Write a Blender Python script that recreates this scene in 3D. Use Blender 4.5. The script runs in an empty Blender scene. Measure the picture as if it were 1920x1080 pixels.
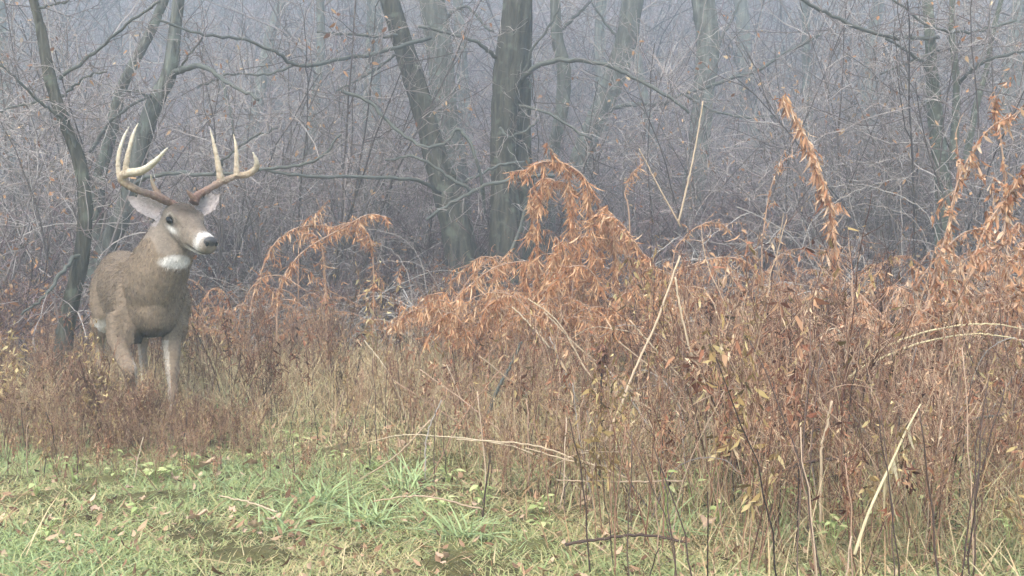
import bpy, math, random
import numpy as np
from mathutils import Vector, Matrix
rng = np.random.default_rng(11)
random.seed(11)
scene = bpy.context.scene
COL = scene.collection

# ------------------------------------------------------------------ camera
CAM_Z, F_PX, PITCH = 0.90, 1800.0, math.atan(70 / 1800.0)
cam_d = bpy.data.cameras.new('trail_camera')
cam_d.sensor_width = 36.0
cam_d.lens = 36.0 * F_PX / 1920.0
cam_d.clip_start, cam_d.clip_end = 0.05, 1500
cam = bpy.data.objects.new('trail_camera', cam_d)
COL.objects.link(cam)
cam.location = (0, 0, CAM_Z)
cam.rotation_euler = (math.pi / 2 - PITCH, 0, 0)
scene.camera = cam

# ------------------------------------------------------------------ sky, sun, exposure
SUN_EL, SUN_AZ = math.radians(48), math.radians(200)      # azimuth clockwise from +Y
world = bpy.data.worlds.new('World')
scene.world = world
world.use_nodes = True
wn = world.node_tree
sky = wn.nodes.new('ShaderNodeTexSky')
sky.sky_type = 'NISHITA'
sky.sun_disc = False
sky.sun_elevation = SUN_EL
sky.sun_rotation = SUN_AZ
sky.air_density, sky.dust_density, sky.ozone_density = 1.0, 4.0, 1.0
bg = wn.nodes['Background']
wn.links.new(sky.outputs['Color'], bg.inputs['Color'])
bg.inputs['Strength'].default_value = 0.15
sun_d = bpy.data.lights.new('sun', 'SUN')
sun_d.energy, sun_d.angle, sun_d.color = 1.4, math.radians(25), (1.0, 0.96, 0.9)
sun = bpy.data.objects.new('sun', sun_d)
COL.objects.link(sun)
sv = Vector((math.sin(SUN_AZ) * math.cos(SUN_EL), math.cos(SUN_AZ) * math.cos(SUN_EL), math.sin(SUN_EL)))
sun.rotation_euler = (-sv).to_track_quat('-Z', 'Y').to_euler()
scene.view_settings.view_transform = 'Standard'
scene.view_settings.look = 'None'
scene.view_settings.gamma = 1.0
scene.view_settings.exposure = 2.05
scene.view_settings.use_curve_mapping = False
scene.cycles.max_bounces = 5
scene.cycles.adaptive_threshold = 0.03
scene.cycles.diffuse_bounces = 2
scene.cycles.transmission_bounces = 3
scene.cycles.transparent_max_bounces = 4
scene.cycles.volume_bounces = 1
scene.cycles.use_denoising = True
HAZE_DENSITY = 0.018

# ------------------------------------------------------------------ helpers
def unit(v):
    v = np.asarray(v, float)
    return v / np.maximum(np.linalg.norm(v, axis=-1, keepdims=True), 1e-9)

_cp, _sp = math.cos(PITCH), math.sin(PITCH)
def at(px, py, Y):
    """photograph pixel and distance (metres straight ahead) -> point in the place"""
    a, b = (px - 960) / F_PX, (540 - py) / F_PX
    dy, dz = _cp + b * _sp, -_sp + b * _cp
    return np.array([a / dy * Y, Y, CAM_Z + dz / dy * Y])

def px_of(x, y, z):
    zc = z - CAM_Z
    d = y * _cp - zc * _sp
    u = y * _sp + zc * _cp
    return 960 + F_PX * x / d, 540 - F_PX * u / d

def gz(x, y):
    """height of the ground"""
    x = np.asarray(x, float); y = np.asarray(y, float)
    z = 0.025 * np.sin(x * 1.3 + 0.4) * np.sin(y * 1.1 + 1.0) + 0.015 * np.sin(x * 3.1 + y * 2.3)
    t = np.clip(y - 15, 0, 55)
    return z + 0.46 * t * t / (t + 7) + np.clip(t / 10, 0, 1) * 0.5 * np.sin(x * 0.21 + 1) * np.sin(y * 0.17)

def smooth(pts, n):
    """Catmull-Rom through rows of pts, n samples"""
    p = np.asarray(pts, float)
    if len(p) == 2:
        t = np.linspace(0, 1, n)[:, None]
        return p[0] * (1 - t) + p[1] * t
    q = np.vstack([2 * p[0] - p[1], p, 2 * p[-1] - p[-2]])
    u = np.linspace(0, len(p) - 1 - 1e-6, n)
    i = u.astype(int); t = (u - i)[:, None]
    a, b, c, d = q[i], q[i + 1], q[i + 2], q[i + 3]
    return 0.5 * (2 * b + (c - a) * t + (2 * a - 5 * b + 4 * c - d) * t * t + (3 * b - a - 3 * c + d) * t ** 3)

class MB:
    def __init__(s):
        s.v, s.q, s.t, s.tint, s.n = [], [], [], [], 0
    def add(s, v, quads=None, tris=None, tint=0.5):
        v = np.asarray(v, float).reshape(-1, 3)
        s.v.append(v)
        s.tint.append(np.broadcast_to(np.asarray(tint, float).reshape(-1) if np.ndim(tint) else np.array([tint]), (len(v),)) if np.ndim(tint) == 0 or np.size(tint) == 1 else np.asarray(tint, float).reshape(-1))
        if quads is not None and len(quads): s.q.append(np.asarray(quads, int).reshape(-1, 4) + s.n)
        if tris is not None and len(tris): s.t.append(np.asarray(tris, int).reshape(-1, 3) + s.n)
        s.n += len(v)
        return s
    def tubes(s, P, R, sides=3, tint=0.5, cap=False):
        """P (T,n,3) paths, R (T,n) radii"""
        P = np.asarray(P, float); R = np.asarray(R, float)
        if P.ndim == 2: P, R = P[None], R[None]
        T, n = P.shape[:2]
        tg = unit(np.gradient(P, axis=1))
        ref = np.zeros((T, 1, 3)); m = np.abs(unit(P[:, -1] - P[:, 0])[:, 2]) > 0.8
        ref[m, 0] = (1, 0, 0); ref[~m, 0] = (0, 0, 1)
        u = unit(np.cross(tg, ref)); w = np.cross(tg, u)
        an = np.arange(sides) * 2 * math.pi / sides
        ring = P[:, :, None] + R[:, :, None, None] * (np.cos(an)[None, None, :, None] * u[:, :, None] + np.sin(an)[None, None, :, None] * w[:, :, None])
        idx = np.arange(T * n * sides).reshape(T, n, sides)
        a = idx[:, :-1]; b = idx[:, 1:]
        q = np.stack([a, np.roll(a, -1, 2), np.roll(b, -1, 2), b], -1).reshape(-1, 4)
        tris = None
        if cap:
            e = idx[:, -1]; e0 = idx[:, 0]
            tris = np.concatenate([np.stack([e[:, 0], e[:, k], e[:, k + 1]], -1) for k in range(1, sides - 1)] + [np.stack([e0[:, 0], e0[:, k + 1], e0[:, k]], -1) for k in range(1, sides - 1)])
        tt = tint
        if np.ndim(tint) == 1 and len(tint) == T: tt = np.repeat(np.asarray(tint), n * sides)
        s.add(ring.reshape(-1, 3), q, tris, tt)
        return ring
    def leaves(s, C, A, N, L, W, curl=0.3, twist=0.4, tint=0.5, prof=((0, .12), (.3, 1), (.65, .8), (1, .05)), fold=0.25):
        """C start, A axis, N normal (M,3), L W (M,)"""
        C = np.asarray(C, float); M = len(C)
        if M == 0: return
        A = unit(A); N = unit(N - (N * A).sum(1, keepdims=True) * A); B = np.cross(A, N)
        L = np.broadcast_to(L, (M,)); W = np.broadcast_to(W, (M,))
        cu = np.broadcast_to(curl, (M,)) * rng.uniform(.3, 1.5, M); tw = np.broadcast_to(twist, (M,)) * rng.uniform(-1, 1, M)
        rows = []
        for t, w in prof:
            ph = tw * t * 2
            b = np.cos(ph)[:, None] * B + np.sin(ph)[:, None] * N
            nn = -np.sin(ph)[:, None] * B + np.cos(ph)[:, None] * N
            c = C + A * (L * (t - .15 * abs(t) * cu))[:, None] + N * (L * cu * t * t)[:, None]
            h = (W * w * .5)[:, None]
            rows += [c - b * h + nn * h * fold, c + b * h + nn * h * fold]
        V = np.stack(rows, 1)
        k = len(prof); idx = np.arange(M * 2 * k).reshape(M, 2 * k)
        q = np.concatenate([np.stack([idx[:, 2 * i], idx[:, 2 * i + 1], idx[:, 2 * i + 3], idx[:, 2 * i + 2]], -1) for i in range(k - 1)])
        tt = np.repeat(np.broadcast_to(tint, (M,)), 2 * k)
        s.add(V.reshape(-1, 3), q, None, tt)
    def arrays(s):
        v = np.concatenate(s.v); ti = np.concatenate(s.tint)
        q = np.concatenate(s.q) if s.q else np.zeros((0, 4), int)
        t = np.concatenate(s.t) if s.t else np.zeros((0, 3), int)
        return v, q, t, ti
    def merge(s, arr, M3, off, dt=0.0):
        v, q, t, ti = arr
        s.v.append(v @ M3.T + off); s.tint.append(np.clip(ti + dt, 0, 1))
        if len(q): s.q.append(q + s.n)
        if len(t): s.t.append(t + s.n)
        s.n += len(v)
    def mesh(s, name, material, origin=(0, 0, 0), smooth_shade=True):
        v, q, t, ti = s.arrays()
        me = bpy.data.meshes.new(name)
        me.vertices.add(len(v)); me.vertices.foreach_set('co', (v - np.asarray(origin)).astype(np.float32).ravel())
        nl = len(q) * 4 + len(t) * 3
        me.loops.add(nl); me.loops.foreach_set('vertex_index', np.concatenate([q.ravel(), t.ravel()]).astype(np.int32))
        me.polygons.add(len(q) + len(t))
        st = np.concatenate([np.arange(len(q)) * 4, len(q) * 4 + np.arange(len(t)) * 3]).astype(np.int32)
        me.polygons.foreach_set('loop_start', st)
        me.polygons.foreach_set('use_smooth', np.full(len(q) + len(t), smooth_shade))
        me.update(calc_edges=True)
        a = me.attributes.new('tint', 'FLOAT', 'POINT'); a.data.foreach_set('value', ti.astype(np.float32))
        me.materials.append(material)
        return me
    def build(s, name, material, parent=None, origin=(0, 0, 0), kind=None, smooth_shade=True):
        o = bpy.data.objects.new(name, s.mesh(name, material, origin, smooth_shade))
        COL.objects.link(o)
        if parent is not None: o.parent = parent
        if kind: o['kind'] = kind
        return o

def tag(o, label, cat, group=None):
    o['label'] = label; o['category'] = cat
    if group: o['group'] = group
    return o

def thing(name, loc, label, cat, group=None):
    o = bpy.data.objects.new(name, None); COL.objects.link(o)
    o.location = tuple(float(c) for c in loc); o.empty_display_size = 0.1
    return tag(o, label, cat, group)

def copy_thing(src, loc, rz, sc, label, group, tilt=(0, 0)):
    r = src.copy(); COL.objects.link(r)
    r.location = tuple(float(c) for c in loc); r.rotation_euler = (tilt[0], tilt[1], rz); r.scale = (sc[0], sc[1], sc[2]) if np.ndim(sc) else (sc,) * 3
    r['label'] = label; r['group'] = group
    for ch in src.children:
        c = ch.copy(); COL.objects.link(c); c.parent = r
    return r

def grow(P0, D0, L, n, wob=.15, grav=0.0, up=0.0):
    """random-walk paths: (T,n,3)"""
    P = [np.asarray(P0, float)]; d = unit(D0); T = len(d)
    st = (np.broadcast_to(L, (T,)) / (n - 1))[:, None]
    for i in range(n - 1):
        d = unit(d + wob * rng.normal(size=(T, 3)) + np.array([0, 0, up - grav]))
        P.append(P[-1] + d * st)
    return np.stack(P, 1)

def spawn(P, k, tmin=.2, tmax=1.0, spread=.9):
    """k side shoots on each path -> starts, dirs, path index, param"""
    T, n = P.shape[:2]
    i = np.repeat(np.arange(T), k); t = rng.uniform(tmin, tmax, len(i))
    u = t * (n - 1.001); j = u.astype(int); f = (u - j)[:, None]
    S = P[i, j] * (1 - f) + P[i, j + 1] * f
    tg = unit(P[i, j + 1] - P[i, j])
    D = unit(tg * rng.uniform(.3, 1.0, (len(i), 1)) + spread * unit(rng.normal(size=(len(i), 3))))
    return S, D, i, t

def taper(r0, r1, n, T=1):
    r0 = np.broadcast_to(r0, (T,))[:, None]; r1 = np.broadcast_to(r1, (T,))[:, None]
    t = np.linspace(0, 1, n)[None]
    return r0 * (1 - t) + r1 * t

# ------------------------------------------------------------------ materials
def srgb(h):
    h = h.lstrip('#'); c = [int(h[i:i + 2], 16) / 255 for i in (0, 2, 4)]
    return tuple(((x + .055) / 1.055) ** 2.4 if x > .04045 else x / 12.92 for x in c) + (1,)

def material(name, cols, rough=.85, noise=None, noise_amt=.35, trans=0.0, bump=None, obj_rand=.0, stretch=(1, 1, 1), lichen=None, spec=.2, bdist=.01):
    """colour ramp over the piece's own tint, broken up by noise"""
    m = bpy.data.materials.new(name); m.use_nodes = True
    nt = m.node_tree; N = nt.nodes; Lk = nt.links
    b = N['Principled BSDF']; b.inputs['Roughness'].default_value = rough
    b.inputs['Specular IOR Level'].default_value = spec
    at_ = N.new('ShaderNodeAttribute'); at_.attribute_name = 'tint'
    fac = at_.outputs['Fac']
    if obj_rand:
        oi = N.new('ShaderNodeObjectInfo')
        mm = N.new('ShaderNodeMath'); mm.operation = 'MULTIPLY_ADD'
        Lk.new(oi.outputs['Random'], mm.inputs[0]); mm.inputs[1].default_value = obj_rand; 
        sb = N.new('ShaderNodeMath'); sb.operation = 'SUBTRACT'; Lk.new(fac, sb.inputs[0]); sb.inputs[1].default_value = obj_rand / 2
        Lk.new(sb.outputs[0], mm.inputs[2]); fac = mm.outputs[0]
    nz = None
    if noise:
        tc = N.new('ShaderNodeTexCoord'); mp = N.new('ShaderNodeMapping'); mp.inputs['Scale'].default_value = stretch
        Lk.new(tc.outputs['Object'], mp.inputs['Vector'])
        nz = N.new('ShaderNodeTexNoise'); nz.inputs['Scale'].default_value = noise; nz.inputs['Detail'].default_value = 6
        nz.inputs['Roughness'].default_value = .65
        Lk.new(mp.outputs[0], nz.inputs['Vector'])
        ma = N.new('ShaderNodeMath'); ma.operation = 'MULTIPLY_ADD'
        Lk.new(nz.outputs['Fac'], ma.inputs[0]); ma.inputs[1].default_value = noise_amt * 2
        s2 = N.new('ShaderNodeMath'); s2.operation = 'SUBTRACT'; Lk.new(fac, s2.inputs[0]); s2.inputs[1].default_value = noise_amt
        Lk.new(s2.outputs[0], ma.inputs[2]); fac = ma.outputs[0]
    rp = N.new('ShaderNodeValToRGB'); Lk.new(fac, rp.inputs['Fac'])
    el = rp.color_ramp.elements
    while len(el) < len(cols): el.new(.5)
    for i, c in enumerate(cols):
        el[i].position = i / (len(cols) - 1); el[i].color = c if isinstance(c, tuple) else srgb(c)
    colour = rp.outputs['Color']
    if lichen:
        tc = N.new('ShaderNodeTexCoord'); ln = N.new('ShaderNodeTexNoise'); ln.inputs['Scale'].default_value = lichen[1]; ln.inputs['Detail'].default_value = 4
        Lk.new(tc.outputs['Object'], ln.inputs['Vector'])
        lr = N.new('ShaderNodeValToRGB'); lr.color_ramp.elements[0].position = .55; lr.color_ramp.elements[1].position = .68
        Lk.new(ln.outputs['Fac'], lr.inputs['Fac'])
        mx = N.new('ShaderNodeMix'); mx.data_type = 'RGBA'
        Lk.new(lr.outputs['Color'], mx.inputs['Factor']); Lk.new(colour, mx.inputs['A']); mx.inputs['B'].default_value = srgb(lichen[0])
        colour = mx.outputs['Result']
    Lk.new(colour, b.inputs['Base Color'])
    if bump and nz:
        bp = N.new('ShaderNodeBump'); bp.inputs['Strength'].default_value = bump; bp.inputs['Distance'].default_value = bdist
        Lk.new(nz.outputs['Fac'], bp.inputs['Height']); Lk.new(bp.outputs[0], b.inputs['Normal'])
    if trans:
        tr = N.new('ShaderNodeBsdfTranslucent'); Lk.new(colour, tr.inputs['Color'])
        ms = N.new('ShaderNodeMixShader'); ms.inputs[0].default_value = trans
        Lk.new(b.outputs[0], ms.inputs[1]); Lk.new(tr.outputs[0], ms.inputs[2])
        Lk.new(ms.outputs[0], N['Material Output'].inputs['Surface'])
    return m

M = {}
M['bark_dark'] = material('dark_bark', ['#14130f', '#302e28', '#4d4b42', '#74746a'], noise=22, noise_amt=.95, stretch=(1, 1, .12), bump=1.0, bdist=.03, lichen=('#5b6054', 9))
M['bark_grey'] = material('grey_bark', ['#282724', '#45453f', '#63645d', '#8c8f87'], noise=22, noise_amt=.95, stretch=(1, 1, .12), bump=1.0, bdist=.03, lichen=('#6e746a', 7))
M['bark_lichen'] = material('lichen_bark', ['#2e2d29', '#484a41', '#62675a', '#7d8375'], noise=18, stretch=(1, 1, .4), bump=.8, lichen=('#858c7e', 22))
M['limb'] = material('limb_bark', ['#2c2c29', '#454641', '#636660', '#8b8f88'], noise=25, noise_amt=.25, bump=.3)
M['twig'] = material('twig_bark', ['#362e2c', '#605552', '#8d827d', '#beb6b1'], obj_rand=.25, rough=.8)
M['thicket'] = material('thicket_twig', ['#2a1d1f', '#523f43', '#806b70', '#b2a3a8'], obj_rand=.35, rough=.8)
M['thicket_shaded'] = material('shaded_thicket_twig', ['#201515', '#402e30', '#6a5456', '#9c8789'], obj_rand=.35, rough=.8)  # shade under the canopy painted in as a darker thicket colour
M['cane'] = material('bramble_cane', ['#5c504b', '#80766f', '#a29a93', '#c0bab3'], obj_rand=.2, rough=.7)
M['dead_leaf'] = material('clinging_leaf', ['#7c5236', '#a5744c', '#c4996e', '#d8bf98'], trans=.3, obj_rand=.3)
M['weed_stem'] = material('weed_stem', ['#3f2a24', '#735040', '#a18068', '#c6ac90'], obj_rand=.3)
M['weed_leaf'] = material('weed_leaf', ['#41251b', '#784a36', '#a87458', '#c79f7c', '#dfc7a4'], trans=.25, obj_rand=.35)
M['olive_leaf'] = material('olive_weed_leaf', ['#4a3c26', '#75603c', '#9c8456', '#bfa875', '#d6c596'], trans=.25, obj_rand=.35)
M['rod_stem'] = material('goldenrod_stem', ['#6a5042', '#92735e', '#b29680', '#ccb8a0'], obj_rand=.2)
M['rod_leaf'] = material('goldenrod_leaf', ['#663c26', '#9a6643', '#bd8961', '#d5ac84', '#e4c9a6'], trans=.3, obj_rand=.2)
M['orange_leaf'] = material('tan_orange_leaf', ['#70442e', '#a06e4e', '#c09270', '#d6b292', '#e5cdb2'], trans=.3, noise=30, noise_amt=.25, obj_rand=.5)
M['straw'] = material('straw', ['#85705a', '#a8927a', '#c0ad92', '#d3c4aa'], obj_rand=.3, noise=12, noise_amt=.15)
M['pale_straw'] = material('pale_straw', ['#a8956f', '#c7b68e', '#dacca6', '#e8dfc2'], noise=20, noise_amt=.2, trans=.2)
M['dark_stem'] = material('dark_stem', ['#2a221f', '#40332e', '#574740', '#6d5b52'], obj_rand=.2)
M['grass'] = material('grass_blade', ['#c6b68c', '#b6b07e', '#a6ac74', '#9cab72', '#aec08c', '#94a276'], trans=.3, rough=.7)
M['dry_grass'] = material('dry_grass_blade', ['#6d5542', '#967a5c', '#ba9f78', '#d3c099', '#a5a878'], trans=.25)
M['green_leaf'] = material('green_leaf', ['#8fa565', '#a6b674', '#bac684', '#cbcf94', '#d6d09a'], trans=.35, rough=.6, noise=40, noise_amt=.2)
M['litter'] = material('leaf_litter', ['#5b4233', '#83644d', '#a6866a', '#c5a98c', '#d8c3ab'], trans=.1)
M['fallen'] = material('fallen_leaf', ['#5f4434', '#86674f', '#a88a70', '#c2a88e', '#cba892'], noise=35, noise_amt=.25, trans=.15)

def ground_material():
    m = bpy.data.materials.new('ground'); m.use_nodes = True
    nt = m.node_tree; N = nt.nodes; Lk = nt.links; b = N['Principled BSDF']; b.inputs['Roughness'].default_value = .95
    b.inputs['Specular IOR Level'].default_value = .1
    tc = N.new('ShaderNodeTexCoord')
    n1 = N.new('ShaderNodeTexNoise'); n1.inputs['Scale'].default_value = 1.6; n1.inputs['Detail'].default_value = 8; n1.inputs['Roughness'].default_value = .7
    n2 = N.new('ShaderNodeTexNoise'); n2.inputs['Scale'].default_value = 26; n2.inputs['Detail'].default_value = 8; n2.inputs['Roughness'].default_value = .75
    for n in (n1, n2): Lk.new(tc.outputs['Object'], n.inputs['Vector'])
    r1 = N.new('ShaderNodeValToRGB')
    for i, (p, c) in enumerate([(.35, '#4d4a2e'), (.5, '#6b6b42'), (.65, '#808552')]):
        if i > 1: r1.color_ramp.elements.new(p)
        r1.color_ramp.elements[i].position = p; r1.color_ramp.elements[i].color = srgb(c)
    r2 = N.new('ShaderNodeValToRGB')
    for i, (p, c) in enumerate([(.3, '#33291f'), (.5, '#6a5440'), (.7, '#94795c')]):
        if i > 1: r2.color_ramp.elements.new(p)
        r2.color_ramp.elements[i].position = p; r2.color_ramp.elements[i].color = srgb(c)
    Lk.new(n1.outputs['Fac'], r1.inputs['Fac']); Lk.new(n2.outputs['Fac'], r2.inputs['Fac'])
    mx = N.new('ShaderNodeMix'); mx.data_type = 'RGBA'
    sx = N.new('ShaderNodeSeparateXYZ'); Lk.new(tc.outputs['Object'], sx.inputs[0])
    mr = N.new('ShaderNodeMapRange'); mr.inputs['From Min'].default_value = 4.0; mr.inputs['From Max'].default_value = 7.0
    mr.inputs['To Min'].default_value = .25; mr.inputs['To Max'].default_value = 1.0
    Lk.new(sx.outputs['Y'], mr.inputs['Value']); Lk.new(mr.outputs[0], mx.inputs['Factor'])
    Lk.new(r1.outputs[0], mx.inputs['A']); Lk.new(r2.outputs[0], mx.inputs['B'])
    Lk.new(mx.outputs['Result'], b.inputs['Base Color'])
    bp = N.new('ShaderNodeBump'); bp.inputs['Strength'].default_value = .8; bp.inputs['Distance'].default_value = .03
    Lk.new(n2.outputs['Fac'], bp.inputs['Height']); Lk.new(bp.outputs[0], b.inputs['Normal'])
    return m

# ------------------------------------------------------------------ ground and haze
def make_ground():
    xs = np.unique(np.concatenate([np.linspace(-400, -60, 12), np.linspace(-60, -8, 40), np.linspace(-8, 8, 120), np.linspace(8, 60, 40), np.linspace(60, 400, 12)]))
    ys = np.unique(np.concatenate([np.linspace(-400, -20, 10), np.linspace(-20, 1, 20), np.linspace(1, 14, 110), np.linspace(14, 80, 60), np.linspace(80, 400, 12)]))
    X, Y = np.meshgrid(xs, ys, indexing='ij')
    Z = gz(X, Y)
    near = np.exp(-((Y - 5) / 8) ** 2) * (np.abs(X) < 9)
    Z = Z + near * .012 * rng.normal(size=Z.shape)
    idx = np.arange(X.size).reshape(X.shape)
    q = np.stack([idx[:-1, :-1], idx[1:, :-1], idx[1:, 1:], idx[:-1, 1:]], -1).reshape(-1, 4)
    mb = MB(); mb.add(np.stack([X, Y, Z], -1), q)
    g = mb.build('ground', ground_material(), kind='structure')
make_ground()

def make_haze():
    x, y0, y1, z0, z1 = 430, -430, 430, -2.5, 36
    v = [(-x, y0, z0), (x, y0, z0), (x, y1, z0), (-x, y1, z0), (-x, y0, z1), (x, y0, z1), (x, y1, z1), (-x, y1, z1)]
    me = bpy.data.meshes.new('haze'); me.from_pydata(v, [], [(0, 3, 2, 1), (4, 5, 6, 7), (0, 1, 5, 4), (1, 2, 6, 5), (2, 3, 7, 6), (3, 0, 4, 7)])
    m = bpy.data.materials.new('haze'); m.use_nodes = True; nt = m.node_tree
    nt.nodes.remove(nt.nodes['Principled BSDF'])
    pv = nt.nodes.new('ShaderNodeVolumePrincipled'); pv.inputs['Color'].default_value = (.78, .91, .96, 1)
    pv.inputs['Density'].default_value = HAZE_DENSITY; pv.inputs['Anisotropy'].default_value = 0.2
    nt.links.new(pv.outputs[0], nt.nodes['Material Output'].inputs['Volume'])
    me.materials.append(m)
    o = bpy.data.objects.new('haze', me); COL.objects.link(o); o['kind'] = 'stuff'
if HAZE_DENSITY > 0: make_haze()

LAND = [(-10, 'the left picture edge'), (60, 'the bramble at far left'), (150, 'the slender dark sapling'), (240, 'the deer'), (400, 'the right antler'), (560, 'the left brown arches'), (700, 'the long hanging branch'), (850, 'the leaning trunk'), (955, 'the dark upright trunk'), (1060, 'the tallest plume'),
        (1160, 'the faint forked tree'), (1280, 'the crossed straws'), (1430, 'the bent leafy stalk'), (1560, 'the tall draped stalk'), (1680, 'the pale arching straws'), (1770, 'the lichen covered tree'), (1880, 'the orange leaved stalks')]
def near(px):
    i = min(range(len(LAND)), key=lambda k: abs(LAND[k][0] - px)); return LAND[i][1]

# ------------------------------------------------------------------ trees
def bark_tube(mb, P, R, sides=16, rough=.085):
    ring_n = len(P)
    tg = unit(np.gradient(P, axis=0))
    u = unit(np.cross(tg, (0, 1, 0.05))); w = np.cross(tg, u)
    an = np.arange(sides) * 2 * math.pi / sides
    ph = rng.uniform(0, 6.28, 4)
    h = np.arange(ring_n)[:, None] / 6.0
    bump_ = 1 + rough * (np.sin(3 * an + ph[0] + .6 * h) * .5 + np.sin(5 * an + ph[1] - .9 * h) * .5 + np.sin(2 * h + ph[2]) * .4) + rough * .5 * rng.normal(size=(ring_n, sides))
    rr = R[:, None] * bump_
    V = P[:, None] + rr[..., None] * (np.cos(an)[None, :, None] * u[:, None] + np.sin(an)[None, :, None] * w[:, None])
    idx = np.arange(ring_n * sides).reshape(ring_n, sides)
    a, b = idx[:-1], idx[1:]
    q = np.stack([a, np.roll(a, -1, 1), np.roll(b, -1, 1), b], -1).reshape(-1, 4)
    mb.add(V, q, None, .5)

def px_path(pts, Y):
    Ys = np.broadcast_to(Y, (len(pts),))
    return np.array([at(p[0], p[1], d) for p, d in zip(pts, Ys)])

def side_twigs(mb, paths, k, L, r, levels=2, wob=.25, tint=(.2, .9), sides=3, tmin=.15):
    """fine twigs off each (n,3) path"""
    P = np.stack([smooth(p, 10) for p in paths])
    k0 = k
    for lv in range(levels):
        S, D, i, t = spawn(P, k, tmin, 1.0, .9)
        ln = L * rng.uniform(.35, 1.2, len(S)) * (.55 ** lv)
        P = grow(S, D, ln, 6 if lv == 0 else 5, wob, grav=-.02)
        rr = r * (.7 ** lv)
        mb.tubes(P, taper(rr, rr * .45, P.shape[1], len(P)), sides, rng.uniform(*tint, len(P)))
        k = max(2, int(k0 * .6))

def crown_up(mb, tip, direction, r, seed_n=4, L=2.2):
    """limbs above the frame so that the tree goes on upward"""
    S = np.repeat(tip[None], seed_n, 0); D = unit(direction + .55 * rng.normal(size=(seed_n, 3)) * [1, 1, .4])
    P = grow(S, D, L * rng.uniform(.6, 1.1, seed_n), 9, .12, up=.05)
    mb.tubes(P, taper(r * .6, r * .15, 9, seed_n), 5, .5)
    S2, D2, i, t = spawn(P, 5, .25, 1, .7)
    P2 = grow(S2, D2, L * .4, 6, .2, up=.03); mb.tubes(P2, taper(r * .18, .004, 6, len(P2)), 4, .5)
    S3, D3, i, t = spawn(P2, 4, .2, 1, .8)
    P3 = grow(S3, D3, .4, 5, .25); mb.tubes(P3, taper(.005, .002, 5, len(P3)), 3, rng.uniform(.3, .8, len(P3)))

def tree(name, label, stems, limbs, mat, twigs=(6, .5, .004), leaf_n=0, up=1.6, group=None, lmat='limb'):
    """stems: [(pixel path top->bottom, pixel widths, distance)]; limbs: [(pixel path root->tip, distance(s), px width root, tip)]"""
    p0, w0, Y0 = stems[0]
    gx = at(p0[-1][0], p0[-1][1], Y0)[0]
    base = np.array([gx, Y0, float(gz(gx, Y0))])
    t = thing(name, base, label, 'tree', group)
    tw = MB()
    for k, (pp, ww, Y) in enumerate(stems):
        P = px_path(pp, Y); R = np.array(ww) / 2 / F_PX * Y
        g = P[-1].copy(); g[2] = float(gz(g[0], Y)) - .08
        if k == 0 or P[-1][2] < .6:
            if P[-1][2] - g[2] > .15:
                P = np.vstack([P, g]); R = np.append(R, R[-1] * 1.2)
        top = P[0] + (P[0] - P[1]) / np.linalg.norm(P[0] - P[1]) * up
        P = np.vstack([top, P]); R = np.append(R[0] * .8, R)
        n = 46
        Q = smooth(P, n); r = np.interp(np.linspace(0, 1, n), np.linspace(0, 1, len(R)), R)
        mb = MB(); bark_tube(mb, Q, r, 20)
        mb.build('trunk' if k == 0 else 'stem', M[mat], t, base)
        crown_up(tw, Q[0], unit(Q[0] - Q[3]), r[0])
        side_twigs(tw, [Q[:34]], twigs[0] * 2, twigs[1], twigs[2], 2)
    for pp, Y, wa, wb in limbs:
        P = px_path(pp, Y); n = max(8, 5 * len(pp))
        Q = smooth(P, n); Q[1:-1] += rng.normal(size=(n - 2, 3)) * .006
        Ym = float(np.mean(Y)); R = np.linspace(wa, wb, n) / 2 / F_PX * Ym
        mb = MB(); mb.tubes(Q, R[None] if Q.ndim == 3 else R, 7, .5, cap=True); mb.build('limb', M[lmat], t, base)
        side_twigs(tw, [Q], twigs[0], twigs[1], twigs[2], 2)
    tw.build('twigs', M['twig'], t, base, kind='stuff')
    return t

tree('bare_sapling', 'slender dark bare tree curving up just behind the deer', [([(60, -10), (78, 60), (95, 150), (120, 225), (148, 300), (160, 390), (152, 480), (132, 570), (118, 650)], [15, 18, 21, 22, 24, 25, 27, 29, 32], 6.3)],
     [([(112, 148), (170, 105), (235, 48), (300, 2)], [6.3, 6.2, 6.1, 6.0], 7, 4),
      ([(148, 292), (118, 225), (85, 200), (48, 165), (0, 122)], [6.3, 6.2, 6.1, 6, 5.9], 7, 4),
      ([(118, 180), (75, 190), (30, 200), (-20, 215)], [6.3, 6.4, 6.5, 6.6], 6, 3),
      ([(125, 172), (150, 152), (175, 138), (200, 135)], [6.3, 6.2, 6.1, 6.0], 5, 3),
      ([(150, 470), (110, 520), (80, 560), (40, 590)], [6.3, 6.1, 6, 5.9], 9, 4),
      ([(66, 18), (95, 10), (140, 0)], [6.3, 6.3, 6.2], 5, 3)], 'bark_dark', twigs=(7, .45, .0035))
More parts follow.
